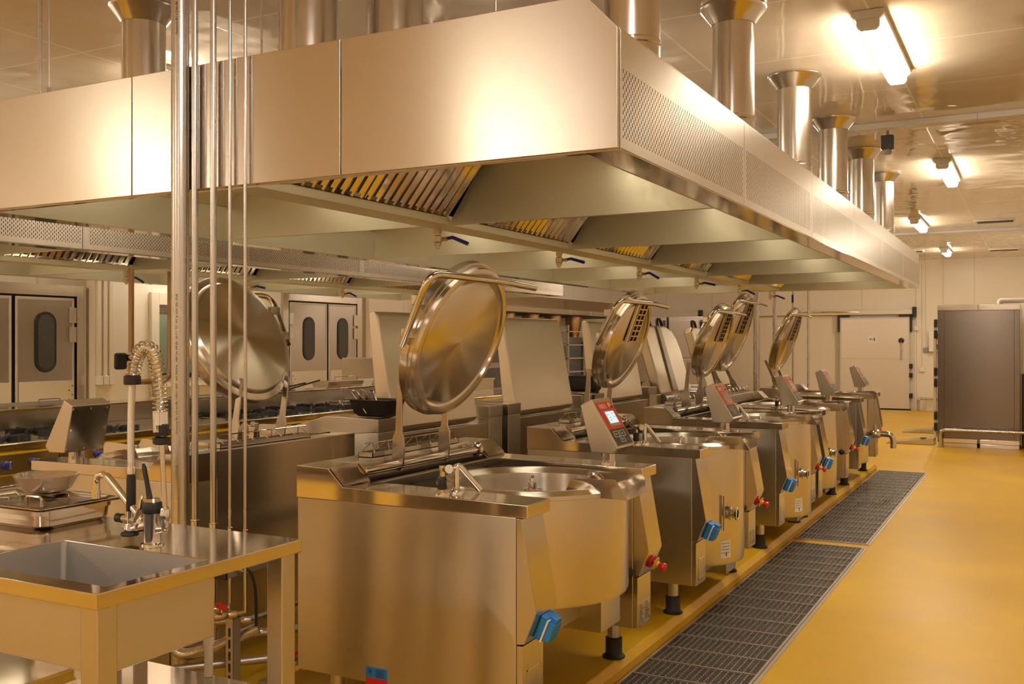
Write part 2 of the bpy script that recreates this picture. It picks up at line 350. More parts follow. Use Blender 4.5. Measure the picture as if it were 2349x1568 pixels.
# ------------------------------------------------------------------ kettles
def control_head(t, h, lit, near, back=False):
    sh_ = -.045 if back else 0
    poly = [(-.303+sh_,1.135),(-.247+sh_,1.163),(-.118+sh_,.949),(-.144+sh_,.922),(-.249+sh_,.924)]
    y0, y1 = h-.157, h+.05
    hd = MB().prism(poly,'y',y0,y1).build('control_head', M['steel'], t, .004)
    if True:
        p = MB()
        bx = lambda cx,cy,r: [(cx-.02,cy-.026,.87),(cx+.02,cy-.026,.87)]
        pts = []
        for k in range(16):
            a = 2*PI*k/16; pts.append((-.19+.028*math.copysign(abs(math.cos(a))**.5,math.cos(a)), h-.095+.034*math.copysign(abs(math.sin(a))**.5,math.sin(a))))
        p.prism(pts,'z',.868,.926); p.build('head_post', M['polish'], t)
    if back:
        k = MB(); dn = Vector((-.054,0,.211)).normalized(); bn = Vector((-dn.z,0,dn.x))
        for (u,yy) in ((.012,y0+.012),(.012,y1-.012),(.20,y0+.012),(.20,y1-.012),(.105,y0+.012),(.105,y1-.012),(.012,(y0+y1)/2),(.20,(y0+y1)/2)):
            p_ = Vector((-.249+sh_,0,.924))+dn*u; k.cyl((p_.x,yy,p_.z),(p_.x+bn.x*.004,yy,p_.z+bn.z*.004),.005,8)
        k.build('back_screws', M['chrome'], hd)
    A = Vector((-.247+sh_,0,1.163)); B = Vector((-.118+sh_,0,.949)); d = (B-A); Ln = d.length; d.normalize(); nn = Vector((-d.z,0,d.x)) 
    if nn.x < 0: nn = -nn
    wid = y1-y0
    def panel(name, s0, s1, a, b, hgt, m, base=0):
        # s along the slope from the top, a..b across (fraction), raised by hgt
        q = []
        for hh in (base, hgt):
            for (ss,aa) in ((s0,a),(s1,a),(s1,b),(s0,b)):
                v = A + d*(ss*Ln) + nn*hh; q.append((v.x, y0+aa*wid, v.z))
        return MB().hexa(q).build(name, m, hd)
    panel('red_panel', .085,.63,.08,.94,.0015,M['redpan'])
    panel('keypad', .632,.955,.08,.94,.0015,M['dkgrey'])
    panel('screen_bezel', .26,.575,.24,.80,.003,M['lcdoff'])
    panel('touchscreen', .285,.52,.29,.76,.0038,M['lcd'] if lit else M['lcdoff'])
    mw = lambda s,a,hh=.0018: frame(A+d*(s*Ln)+nn*hh+Vector((0,y0+a*wid,0)), (0,1,0), -d, nn)
    text('FIREX', .032, M['paper'], hd, mw(.215,.16))
    panel('emblem', .115,.20,.68,.80,.0025,M['paper']); panel('emblem', .14,.215,.76,.86,.0028,M['ink']); panel('emblem',.15,.17,.78,.86,.0032,M['paper'])
    # key outlines: three linked boxes with arrows
    k = MB()
    def ln(s0,a0,s1,a1,wd=.0012):
        p = A+d*(s0*Ln)+nn*.002; q = A+d*(s1*Ln)+nn*.002
        k.tube([(p.x,y0+a0*wid,p.z),(q.x,y0+a1*wid,q.z)], wd, 4)
    for (s0,s1,a,b_) in ((.68,.79,.18,.42),(.68,.79,.50,.76),(.79,.90,.38,.60)):
        ln(s0,a,s0,b_); ln(s1,a,s1,b_); ln(s0,a,s1,a); ln(s0,b_,s1,b_)
        c = (a+b_)/2; ms_ = (s0+s1)/2; ln(ms_-.02,c-.05,ms_,c+.04); ln(ms_+.02,c-.05,ms_,c+.04)
    k.build('key_outlines', M['paper'], hd)
    if lit:
        k = MB()
        for (s,a) in ((.35,.36),(.33,.62),(.41,.42),(.40,.66),(.46,.40)):
            p = A+d*(s*Ln)+nn*.0042; k.tube([(p.x,y0+(a-.03)*wid,p.z),(p.x,y0+(a+.03)*wid,p.z)],.0014,4)
        k.build('screen_marks', M['grey'], hd)

def make_kettle(label, loc, W, rot=0, rb=.39, zbot=.438, cx=-.30, rl=.343, lidc=(-.635,1.418), tilt=69.5, grate=True, lit=False, valve=0, hx=-.825, stickers=False, bar=0):
    t = thing('boiling_kettle', label, 'kettle', loc, rot, 'steel boiling kettles')
    h = W/2; aw = .174
    for s in (-1,1):
        a, b = sorted((s*(h-.004), s*(h-aw)))
        MB().box(-.99,-.043,a,b,.168,.825).build('side_cabinet', M['steelv'], t, .003)
        a2, b2 = sorted((s*h, s*(h-aw-.002)))
        MB().prism([(-.993,.825),(-.993,.948),(-.841,.944),(-.771,.878),(0,.87),(.003,.866),(.003,.825)],'y',a2,b2).build('deck_arm', M['polish'], t, .003)
        MB().add([(-.838,a2+.006,.9445),(-.838,b2-.006,.9445),(-.772,b2-.006,.8815),(-.772,a2+.006,.8815),(-.836,a2+.006,.9475),(-.836,b2-.006,.9475),(-.770,b2-.006,.8845),(-.770,a2+.006,.8845)],[(0,1,2,3),(4,7,6,5),(0,4,5,1),(1,5,6,2),(2,6,7,3),(3,7,4,0)]).build('sloped_plate', M['polish'], t)
        MB().prism([(-.043,.822),(-.023,.822),(.032,.508),(-.013,.398),(-.043,.393)],'y',a+.002,b-.002).build('control_housing', M['steel'], t, .003)
        sp_ = MB().box(-.043,-.021,a+.004,b-.004,.168,.390).build('service_panel', M['steel'], t, .0025)
        c = (a+b)/2
        pl = MB()
        if s > 0:                                              # rating plate: two columns of fine print
            for q in (-1,1):
                yc = c+q*.036
                pl.box(-.021,-.0202,yc-.034,yc+.034,.18,.275)
            o = pl.build('rating_plate', M['pipe'], sp_)
            pl = MB()
            for q in (-1,1):
                for i in range(9):
                    pl.box(-.0202,-.0199,c+q*.036-.028,c+q*.036+.028-.012*(i%3),.19+i*.009,.1935+i*.009)
            pl.build('fine_print', M['dkgrey'], sp_)
        else:
            for (p0,p1) in (((-.045,.195),(.055,.2)),((-.045,.295),(.055,.3)),((-.045,.195),(-.041,.3)),((.051,.195),(.055,.3))):
                pl.box(-.021,-.0195,c+p0[0],c+p1[0],p0[1],p1[1])
            pl.build('raised_frame', M['polish'], sp_)
        f0 = Vector((.032,0,.508)); f1 = Vector((-.013,0,.398)); d = (f1-f0).normalized(); nn = Vector((-d.z,0,d.x))
        if nn.x < 0: nn = -nn
        mid = (f0+f1)/2
        if s < 0:
            def blk(u0,u1,a0,a1,h0,h1,tp=0):
                q = []
                for hh,sh in ((h0,0),(h1,tp)):
                    for (uu,aa) in ((u0+sh,a0+sh),(u1-sh,a0+sh),(u1-sh,a1-sh),(u0+sh,a1-sh)):
                        v = mid+d*uu+nn*hh; q.append((v.x,c+aa,v.z))
                return q
            so = MB().hexa(blk(-.042,.046,-.03,.052,0,.028)).build('power_socket', M['blue'], t, .005)
            MB().hexa(blk(-.036,.046,-.034,.045,.028,.034)).build('gasket', M['white'], so, .001)
            MB().hexa(blk(-.034,.044,-.028,.045,.034,.058,.006)).build('hinged_cover', M['blue'], so, .004)
            MB().hexa(blk(-.046,-.030,-.012,.030,.03,.055)).build('latch', M['blue'], so, .002)
        else:
            def pt(hh,u=0): v = mid+d*u+nn*hh; return (v.x,c,v.z)
            es = MB().lathe([(0,0),(.030,0),(.030,.010),(.012,.012),(.012,.03),(0,.03)],pt(0),nn,20).build('emergency_stop', M['red'], t)
            MB().lathe([(.010,.022),(.031,.024),(.031,.027),(.014,.03),(.014,.040),(.010,.040)],pt(0),nn,20).build('collar', M['yellow'], es)
            MB().lathe([(0,.040),(.011,.040),(.013,.05),(.021,.058),(.021,.068),(.016,.073),(0,.074)],pt(0),nn,20).build('mushroom_button', M['red'], es)
            kb = MB().lathe([(0,0),(.024,0),(.026,.012),(.024,.02),(.012,.026),(0,.027)],(-.06,h-aw,.41),(0,-1,0),18).build('round_knob', M['black'], t)
    # rear
    y0, y1 = -(h-aw), h-aw
    MB().prism([(-.99,.168),(-.99,.948),(-.872,.948),(-.868,.93),(-.88,.80),(-.93,.78),(-.93,.168)],'y',y0,y1).build('rear_housing', M['steel'], t, .003)
    MB().box(-.815,-.785,y0,y1,.825,.865).build('cross_rail', M['steel'], t, .003)
    MB().box(-.80,-.785,y0,y1,.25,.83).build('inner_panel', M['dull'], t)
    MB().box(-.93,-.80,y0,y1,.70,.71).build('well_floor', M['dull'], t)
    hb = MB().cyl((hx,y0-.01,.911),(hx,y1+.01,.911),.018,20).build('hinge_bar', M['polish'], t)
    for s in (-1,1):
        MB().lathe([(.02,0),(.033,0),(.035,.008),(.028,.02),(.02,.022)],(hx,s*(h-aw),.911),(0,-s,0),20).build('bearing', M['polish'], t)
    # tray with wire rack
    ty0, ty1 = -.311*W/1.276, .37*W/1.276
    tr = MB(); xa, xb = -.945, -.872
    tr.box(xa,xb,ty0,ty1,.949,.951)
    for (p,q,r_,s_) in ((xa,xb,ty0,ty0+.003),(xa,xb,ty1-.003,ty1),(xa,xa+.003,ty0,ty1),(xb-.003,xb,ty0,ty1)): tr.box(p,q,r_,s_,.949,.969)
    tro = tr.build('drip_tray', M['steel'], t)
    wr = MB(); nw = 7
    for i in range(nw):
        yy = ty0+.02+(ty1-ty0-.04)*i/(nw-1)
        wr.tube(rpath([(xa+.006,yy,.960),(xa+.006,yy,.972),((xa+xb)/2,yy+.03,1.008),(xb-.006,yy,.972),(xb-.006,yy,.960)],.008,3),.0026,6)
    wr.tube([((xa+xb)/2,ty0-.004,1.004),((xa+xb)/2,ty1,1.004)],.0028,6)
    wr.build('wire_rack', M['polish'], t)
    # bowl
    B = (cx,0,0); zr = .866
    MB().lathe([(0,zbot-.01),(rb*.9,zbot-.01),(rb*.985,zbot-.004),(rb,zbot+.012),(rb,.833),(rb+.004,.835),(rb+.004,.850),(rb,.853),(rb-.012,zr-.006),(rb-.018,zr),(rb-.03,zr+.001),(rb-.034,zr-.004),(rb-.058,zr-.018),(rb-.062,zr-.022),(rb-.064,zr-.05),(rb-.066,zbot+.16),(rb*.72,zbot+.06),(0,zbot+.05)],B,n=96).build('bowl', M['turned'], t)
    MB().lathe([(0,zbot+.05),(.045,zbot+.05),(.045,.815),(.040,.822),(.018,.824),(.016,.85),(.012,.852),(.010,.866),(.006,.868),(.006,.876),(0,.877)],B,n=20).build('mixer_hub', M['polish'], t)
    # burner box and curved apron under the bowl
    zl = max(zbot-.17,.10)
    MB().box(cx-.30,cx+.20,-.30,.02,zl+.05,zbot-.005).build('burner_box', M['dull'], t, .003)
    ap = [(.275-.30,-.02+.02),(.275-.30,.20)]
    f = cx+rb-.095
    pts = [(f,.02),(f,.21)]+[(f-.10*(1-math.cos(a)),.21+.09*math.sin(a)) for a in (PI/8,PI/4,3*PI/8,PI/2)]+[(f-.3,.30),(f-.3,.02)]
    MB().prism(pts,'z',zl,zbot-.004).build('apron', M['steelv'], t, .002)
    for k in range(3):
        pass
    # pouring lip
    xo = cx+rb-.39+.30
    lw, rw = -.147, .060
    pl = MB()
    pl.sheet([(xo-.09,lw,.8345),(xo+.17,lw,.8345),(xo+.122,lw,.904),(xo-.055,lw,.898)],(0,-1,0),.004)
    pl.sheet([(xo-.09,rw,.8345),(xo+.163,rw,.8345),(xo+.163,rw,.885),(xo+.150,rw,.900),(xo+.13,rw,.906),(xo-.055,rw,.898)],(0,1,0),.004)
    pl.sheet([(xo-.09,lw,.8345),(xo+.17,lw,.8345),(xo+.163,rw,.8345),(xo-.09,rw,.8345)],(0,0,-1),.004)
    pl.build('pouring_lip', M['polish'], t)
    MB().tube(rpath([(xo-.075,rw-.01,.885),(xo-.06,rw-.02,.897),(xo-.035,rw-.015,.885),(xo-.02,rw-.012,.872)],.01,3),.006,8).build('lip_latch', M['chrome'], t)
    # water spout and hand spray on the left arm
    fy_ = -h+.092
    q = (-.332,fy_,.87)
    MB().lathe([(0,0),(.026,0),(.026,.010),(.018,.022),(.013,.024),(0,.024)],q,n=20).build('spout_base', M['chrome'], t)
    MB().tube(rpath([(q[0],q[1],.88),(q[0],q[1],.985),(q[0]+.055,q[1]+.075,.882)],.03,8),.0125,14).build('swivel_spout', M['chrome'], t)
    g = (-.362,-h+.045,.87)
    MB().lathe([(0,0),(.027,0),(.027,.012),(.018,.024),(0,.024)],g,n=20).build('spray_base', M['chrome'], t)
    sg = MB().lathe([(0,.02),(.015,.02),(.018,.03),(.015,.045),(.017,.06),(.013,.07),(0,.07)],g,n=16).build('spray_gun', M['black'], t)
    MB().lathe([(0,.07),(.010,.07),(.010,.09),(.013,.095),(.012,.108),(0,.11)],g,n=12).cyl((g[0],g[1],g[2]+.095),(g[0]+.03,g[1]-.005,g[2]+.098),.010,10).build('spray_head', M['chrome'], sg)
    MB().lathe([(0,0),(.016,0),(.016,.006),(0,.007)],(g[0]+.03,g[1]-.006,g[2]+.098),(.9,-.4,.1),14).build('push_button', M['white'], sg)
    control_head(t, h, lit, True, rot != 0)
    # lid
    th = math.radians(tilt); e = Vector((math.cos(th),0,math.sin(th))); nn = Vector((math.sin(th),0,-math.cos(th))); Y_ = nn.cross(e)
    LC = Vector((lidc[0],0,lidc[1])); MW = frame(LC, e, Y_, nn)
    r = rl
    prof = [(0,-.006),(r*.78,.0),(r*.80,-.004),(r*.83,-.010),(r*.86,-.004),(r*.87,.006),(r*.93,.008),(r*.955,.004),(r*.965,-.012),(r*.975,-.014),(r*.98,-.03),(r,-.031),(r,-.062),(r*.985,-.066),(r*.90,-.070),(r*.86,-.085),(r*.84,-.087),(0,-.10)]
    lid = MB().lathe(prof,n=96).build('lid', M['spun'], t, mw=MW)
    LI = MW  # positions in lid space -> kettle space
    for yv, yv2 in ((-.203,-.225),(.155,.13)):                     # hinge straps
        k = W/1.276; yv *= k; yv2 *= k
        p0 = Vector((hx,yv,.905)); p1 = LC - e*(r*.80) - nn*.075; p1 = Vector((p1.x,yv2,p1.z))
        dd = (p1-p0).normalized(); ww = Vector((dd.z,0,-dd.x))
        def st(u,wd): c_ = p0.lerp(p1,u); return c_-ww*wd, c_+ww*wd
        pts = []
        us = ((-.06,.016),(0,.026),(.25,.030),(.42,.028),(.52,.016),(1.0,.014),(1.15,.014))
        lft = [st(u,w_)[0] for u,w_ in us]; rgt = [st(u,w_)[1] for u,w_ in us][::-1]
        MB().sheet([tuple(v) for v in lft+rgt],(0,1,0),.010).build('hinge_strap', M['steel'], t, .0015)
    # lid handle: leg on the left of the lid, long bar across its front edge
    yl = -(r+.022); k_ = r/.343
    hl = Vector((lidc[0],0,lidc[1])); bk = -nn*.05
    lp0 = hl+e*(-.03)+bk
    L0 = (lp0.x,yl,lp0.z); L1 = (hl.x+.112*k_,-.425*k_,hl.z+.264*k_)
    be = bar if bar else .393*k_
    L2 = (hl.x+.145*k_, be*.36 if not bar else L1[1]+bar*.6, hl.z+.258*k_); L3 = (hl.x+.148*k_, be if not bar else L1[1]+bar, hl.z+.246*k_)
    MB().tube(rpath([L0,L1,L2,L3],[.075,.06],8),.0145,14).build('lid_handle', M['polish'], t)
    for u in (.02,.16):
        c_ = hl+e*u+bk; MB().box(c_.x-.018,c_.x+.018,yl-.008,-(r-.035),c_.z-.02,c_.z+.02).build('handle_bracket', M['polish'], t, .003)
    if grate:
        gr = MB(); gw, gh = .13*r/.30, .24*r/.30
        def lp(u,a,hh): v = LC+e*u+nn*hh; return (v.x, a, v.z)
        def bar(u0,u1,a0,a1,h0=.006,h1=.014):
            gr.hexa([lp(u0,a0,h0),lp(u1,a0,h0),lp(u1,a1,h0),lp(u0,a1,h0),lp(u0,a0,h1),lp(u1,a0,h1),lp(u1,a1,h1),lp(u0,a1,h1)])
        u0 = r*.02; u1 = u0+gh; a0 = -.02; a1 = a0+gw
        bk_ = MB().hexa([lp(u,a,hh) for hh in (.001,.004) for (u,a) in ((u0,a0),(u1,a0),(u1,a1),(u0,a1))]).build('vent_opening', M['joint'], t)
        for i in range(8): uu = u0+(gh-.008)*i/7; bar(uu,uu+.008,a0,a1)
        for i in range(3): aa = a0+(gw-.012)*i/2; bar(u0,u1,aa,aa+.012)
        bar(u0,u1,a0-.04,a0-.004,.002,.012)
        gr.build('vent_grate', M['steel'], t)
    # feet
    for sx in (-.17,-.86):
        for s in (-1,1):
            ft = MB().lathe([(0,.05),(.029,.05),(.029,.17),(0,.17)],(sx,s*(h-.08),0),n=20).build('foot', M['pipe'], t)
            MB().lathe([(0,0),(.051,0),(.052,.006),(.042,.014),(.038,.02),(.038,.088),(.029,.092),(0,.092)],(sx,s*(h-.08),0),n=24).build('rubber_cap', M['rubber'], ft)
    if valve:
        yv = -.16; xf = cx+math.sqrt(rb*rb-yv*yv); zv = .48
        dv = MB().lathe([(0,-.02),(.02,-.02),(.02,.01),(.036,.012),(.036,.022),(.026,.026),(.026,.045),(.036,.047),(.038,.056),(.030,.06),(.024,.056),(.024,.02)],(xf,yv,zv),(1,0,0),24).build('outlet_valve', M['chrome'], t)
        MB().box(xf-.012,xf-.002,yv-.05,yv-.035,zv-.09,zv+.10).build('valve_rail', M['chrome'], t, .002)
        if valve == 2:
            MB().tube(rpath([(xf+.03,yv,zv),(xf+.30,yv,zv),(xf+.30,yv,zv-.14)],.09,8),.030,16).build('elbow_pipe', M['polish'], dv)
            MB().lathe([(0,0),(.034,0),(.046,.02),(.046,.10),(.034,.12),(0,.12)],(xf+.06,yv,zv),(1,0,0),24).cyl((xf+.12,yv,zv+.03),(xf+.12,yv,zv+.10),.014,10).build('ball_valve', M['polish'], dv)
    if stickers:
        st_ = MB(); ang = -.50
        def cp(a,z_,rr): return (cx+rr*math.cos(a), rr*math.sin(a), z_)
        a0,a1 = -.62,-.40; zz0,zz1 = zbot+.035,zbot+.13
        s_ = MB(); nseg=6
        s_.add([cp(a0+(a1-a0)*i/nseg,z_,rb+.001) for z_ in (zz0,zz1) for i in range(nseg+1)],[(i,i+1,nseg+2+i,nseg+1+i) for i in range(nseg)])
        so = s_.build('instruction_sticker', M['paper'], t)
        k = MB()
        for i in range(4):
            z_ = zz1-.015-.017*i; k.tube([cp(a0+.02+(a1-a0-.05)*j/4,z_,rb+.0016) for j in range(5)],.0012,4)
        k.tube([cp(-.5,zz0+.03,rb+.0016),cp(-.5,zz0+.01,rb+.0016)],.003,4)
        k.build('printed_lines', M['ink'], so)
    return t
XF, ZP = -1.51, .08
k1 = make_kettle('nearest kettle on the right, plain lid standing open with spun disc', (XF,3.587,ZP), 1.276, grate=False, lit=True)
# safety stickers on the side of the nearest kettle, low down
st = MB().box(-.667,-.573,-.6356,-.634,.188,.228).build('warning_sticker', M['blue'], k1, label='blue warning sticker')
MB().box(-.667,-.573,-.6356,-.634,.128,.188).build('warning_sticker', M['red'], k1, label='red warning sticker')
q = MB()
for i in range(5): q.box(-.622,-.583-.004*(i%2),-.6362,-.6355,.194+i*.0062,.1965+i*.0062)
q.build('fine_print', M['ink'], st)
MB().lathe([(.0085,0),(.0095,0),(.0095,.0006),(.0085,.0006)],(-.648,-.6356,.212),(0,-1,0),18).box(-.651,-.645,-.6362,-.6355,.207,.217).build('pictogram', M['ink'], st)
make_kettle('second kettle on the right, narrow deep bowl and white sticker, grated lid', (XF,5.50,ZP), 1.225, rb=.355, zbot=.20, cx=-.30, rl=.305, valve=1, stickers=True)
make_kettle('third kettle on the right, just beyond the gap in the floor grates', (XF,7.37,ZP), 1.25, rb=.362, zbot=.17, cx=-.30, rl=.298, valve=1, stickers=True)
make_kettle('fourth kettle on the right, wide bowl with lid set further back', (XF,8.86,ZP), 1.48, rb=.42, zbot=.17, cx=-.43, rl=.375, lidc=(-.88,1.49), hx=-.9, valve=1)
make_kettle('farthest kettle on the right, outlet valve with elbow pipe pointing at the aisle', (XF,10.83,ZP), 1.36, rb=.40, zbot=.17, cx=-.43, rl=.365, lidc=(-.85,1.43), hx=-.9, valve=2)
make_kettle('kettle facing left behind the thick pole, lid seen from its domed outside', (-4.12,3.57,ZP), 1.15, rot=PI, rb=.36, grate=False, rl=.325, lidc=(-.685,1.413), tilt=66, bar=.30)

# ------------------------------------------------------------------ tilting pans, facing left, behind the kettles
def bratt(label, y0, w):
    t = thing('tilting_pan', label, 'tilting pan', (-3.12,y0,ZP))
    for (a,b) in ((0,.18),(w-.18,w)):
        MB().box(-.97,0,a,b,.16,.93).build('pillar', M['steelv'], t, .004)
        MB().prism([(0.003,.93),(0.003,1.005),(-.35,1.012),(-.66,.925),(-.97,.915),(-.97,.885),(-.6,.885),(-.02,.93)],'y',a-.003,b+.003).build('pillar_cap', M['steel'], t, .004)
    MB().box(-.10,-.012,.18,w-.18,.18,.90).build('rear_panel', M['steel'], t, .004)
    MB().prism([(-.16,.90),(-.96,.90),(-.94,.62),(-.80,.52),(-.2,.52)],'y',.19,w-.19).build('pan_body', M['steel'], t, .006)
    a, b = .20, w-.27
    # open lid, leaning a little over the pan
    x0, z0, x1, z1 = -.045,.935,-.155,1.595
    d = Vector((x1-x0,0,z1-z0)).normalized(); nn = Vector((d.z,0,-d.x))
    pts = [(x0-.10,z0-.02),(x0-.02,z0-.025),(x0+.012,z0),(x0+.005,z0+.05),(x1+.006,z1-.03),(x1-.01,z1),(x1-.05,z1),(x1-.06,z1-.02)]
    lid = MB().prism(pts,'y',a,b).build('lid', M['lidst'], t, .012, seg=3)
    MB().cyl((x0-.01,a-.09,z0-.02),(x0-.01,a,z0-.02),.03,14).build('hinge_block', M['black'], t)
    for sx in (-.12,-.85):
        for yy in (.09,w-.09): MB().lathe([(0,0),(.04,0),(.034,.02),(.034,.09),(.026,.092),(.026,.165),(0,.165)],(sx,yy,0),n=16).build('foot', M['rubber'], t)
    return t
bratt('nearest tilting pan with tall flat steel lid, just behind the nearest kettle lid', 4.34, 1.40)
bratt('second tilting pan, flat steel lid in the middle of the picture', 5.82, 1.40)
bratt('third tilting pan, its lid half hidden behind the second kettle lid', 7.30, 1.45)
def presspan(label, y0, w):
    t = thing('pressure_pan', label, 'pressure pan', (-3.12,y0,ZP))
    MB().box(-.95,-.01,0,.20,.16,.90).build('pillar', M['steelv'], t, .005)
    MB().box(-.95,-.01,w-.20,w,.16,.90).build('pillar', M['steelv'], t, .005)
    MB().box(-.93,-.03,.20,w-.20,.30,.86).build('pan_body', M['steel'], t, .01)
    e = Vector((-.19,0,.66)).normalized(); nn = Vector((e.z,0,-e.x)); o = Vector((-.06,0,.915)); H = .70
    def P_(u,a,hh): v = o+e*u+nn*hh; return (v.x,a,v.z)
    a, b = .03, w-.18
    out = [(0,a),(H*.94,a),(H,a+.06),(H,b-.30),(H*.93,b-.12),(H*.80,b-.04),(H*.62,b),(0,b)]
    n = len(out); lid = MB()
    lid.add([P_(u,y,0) for u,y in out]+[P_(u,y,-.10) for u,y in out],[tuple(range(n)),tuple(range(n,2*n))[::-1]]+[(i,(i+1)%n,n+(i+1)%n,n+i) for i in range(n)])
    lo = lid.build('lid', M['lidst'], t, .02, seg=3)
    c = (a+b)/2-.08
    MB().hexa([P_(u,y,hh) for hh in (0,.02) for (u,y) in ((.02,c-.07),(H*.985,c-.05),(H*.985,c+.05),(.02,c+.07))]).build('lid_ridge', M['dull'], lo, .006)
    for yy in (a+.14,c+.10):
        MB().tube(rpath([P_(H-.01,yy,-.03),P_(H+.075,yy+.01,-.02),P_(H+.07,yy+.11,-.02),P_(H-.01,yy+.14,-.03)],.03,5),.016,10).build('lid_handle', M['black'], lo)
    MB().cyl((-.05,-.02,.86),(-.05,.22,.86),.06,20).build('hinge_drum', M['dull'], t)
    for sx in (-.12,-.85):
        for yy in (.1,w-.1): MB().cyl((sx,yy,0),(sx,yy,.165),.035,14).build('foot', M['rubber'], t)
presspan('pressure pan with ridged domed lid and two black handles, third kettle before it', 9.05, 1.15)
presspan('farther pressure pan, black handled lid peeping past the third kettle lid', 10.55, 1.15)
def container(label, x,y,z, lx,ly,h, m):
    t = thing('food_container', label, 'food container', (x,y,z))
    c = MB()
    a,b = lx/2,ly/2; i = .03; th=.006
    def ring(q,zz): return [(-a+q,-b+q,zz),(a-q,-b+q,zz),(a-q,b-q,zz),(-a+q,b-q,zz)]
    R = [ring(i+.02,0),ring(i,.02),ring(.012,h-.006),ring(-.012,h-.004),ring(-.012,h),ring(.016,h),ring(i+th,.025),ring(i+th+.02,th)]
    vs = [p for r_ in R for p in r_]; fs = [(0,3,2,1),(28,29,30,31)]
    for k in range(7): fs += [(k*4+j,k*4+(j+1)%4,k*4+4+(j+1)%4,k*4+4+j) for j in range(4)]
    c.add(vs,fs); c.build('tub', m, t, .008, seg=3)
    return t
ct = container('black food tub holding tongs, on the nearest tilting pan pillar', -3.19,4.43,ZP+1.012,.28,.19,.095, M['black'])
for i,(yy,a) in enumerate(((-.07,.35),(-.03,.5),(.01,.42))):
    tg_ = MB().tube(rpath([(-.02,yy,.02),(-.13+.03*i,yy+.01,.14),(-.12+.03*i,yy+.035,.138),(-.01,yy+.02,.03)],.012,4),.0045,6).build('tongs', M['polish'], None)
    tg_.location = ct.location; tag(tg_, ['leftmost steel tongs standing in the black tub','middle steel tongs standing in the black tub','right steel tongs standing in the black tub'][i], 'tongs')
container('black food tub between the second and third tilting pan lids', -3.25,7.39,ZP+1.014,.30,.16,.13, M['black'])
container('small black food tub left of the pressure pan lid', -3.5,8.89,1.0,.34,.20,.12, M['black'])
tag(MB().box(-3.90,-3.16,8.78,9.0,.08,1.0).build('steel_cupboard', M['steel'], None, .004), 'plain steel filler cupboard in front of the pressure pan', 'cupboard')

# ------------------------------------------------------------------ floor grates beside the kerb
def grate(label, y0, y1):
    x0, x1 = -1.605, -1.105
    t = thing('floor_grate', label, 'floor grate', ((x0+x1)/2, y0, 0)); w = (x1-x0)/2; l = y1-y0
    f = MB(); f.box(-w-.012,-w,0-.0,l,0,.010); f.box(w,w+.012,0,l,0,.010); f.box(-w,w,0,.012,0,.010); f.box(-w,w,l-.012,l,0,.010)
    f.build('frame', M['grate'], t, .001)
    MB().box(-w,w,.012,l-.012,.0005,.003).build('mesh_tray', M['mesh'], t)
    n = max(1, round(l/.225)); b = MB()
    for i in range(1,n): b.box(-w,w,l*i/n-.0045,l*i/n+.0045,.002,.012)
    b.build('cross_bars', M['grate'], t)
    b = MB(); c = 17
    for i in range(1,c):
        x = -w+2*w*i/c; k = int(l/.028)
        for j in range(k): yy = .014+(l-.028)*j/k; b.box(x-.0025,x+.0025,yy,yy+.017,.002,.0105)
    b.build('serrated_bars', M['grate'], t)
    tr = MB(); tr.box(w+.014,w+.032,0,l,0,.004); tr.build('edge_strip', M['grate'], t)
    return t
grate('nearer galvanised floor grate running along the yellow kerb to the gap', 3.30, 7.50)
grate('farther galvanised floor grate beyond the gap, ending past the last kettle', 7.64, 12.14)

# ------------------------------------------------------------------ sink unit and worktable at the near left
t = sink = thing('sink_table', 'steel sink table with deep square basin at the left foreground', 'sink', (-1.974,1.607,0))
# local: x<=0 to the left, y>=0 away from the camera
bx0, bx1, by0, by1 = -.630, -.041, .060, .398
tp = MB(); H = .9; e = .04; W_ = -.726; DY = .747
def ringtop(mb, ax0,ax1,ay0,ay1, cx0,cx1,cy0,cy1, z0,z1):
    o = [(ax0,ay0),(ax1,ay0),(ax1,ay1),(ax0,ay1)]; i = [(cx0,cy0),(cx1,cy0),(cx1,cy1),(cx0,cy1)]
    vs = [(x,y,z1) for x,y in o]+[(x,y,z1) for x,y in i]+[(x,y,z0) for x,y in o]+[(x,y,z0) for x,y in i]
    fs = []
    for k in range(4):
        j = (k+1)%4; fs += [(k,j,4+j,4+k),(8+k,12+k,12+j,8+j),(k,8+k,8+j,j),(4+k,4+j,12+j,12+k)]
    return mb.add(vs,fs)
ringtop(tp, W_,0,0,DY, bx0,bx1,by0,by1, H-e,H).build('worktop', M['mirror'], t, .004)
bs = MB(); g = .02; zb = .69
vs = [(bx0,by0,H-.004),(bx1,by0,H-.004),(bx1,by1,H-.004),(bx0,by1,H-.004),(bx0+g,by0+g,zb+.004),(bx1-g,by0+g,zb+.004),(bx1-g,by1-g,zb+.004),(bx0+g,by1-g,zb+.004)]
bs.add(vs,[(0,1,5,4),(1,2,6,5),(2,3,7,6),(3,0,4,7),(4,5,6,7)])
M['basin'] = steel('satin_basin_steel', col=(.50,.49,.48), rough=.48, brush=(5,5,5), bump=.04, var=.1)
bs.build('basin', M['basin'], t, .015, seg=3)
sh = MB(); sh.box(bx0-.03,-.028,.043,by1+.012,zb-.003,zb); sh.box(bx0-.03,-.028,.043,.046,zb,H-.03); sh.box(-.031,-.028,.043,by1+.012,zb,H-.03); sh.box(bx0-.03,bx0-.027,.043,by1+.012,zb,H-.03); sh.box(bx0-.03,-.028,by1+.009,by1+.012,zb,H-.03)
sh.build('basin_apron', M['satin'], t, .004)
MB().box(W_+.05,-.05,.05,DY-.04,.43,.445).build('undershelf', M['mirror'], t, .002)
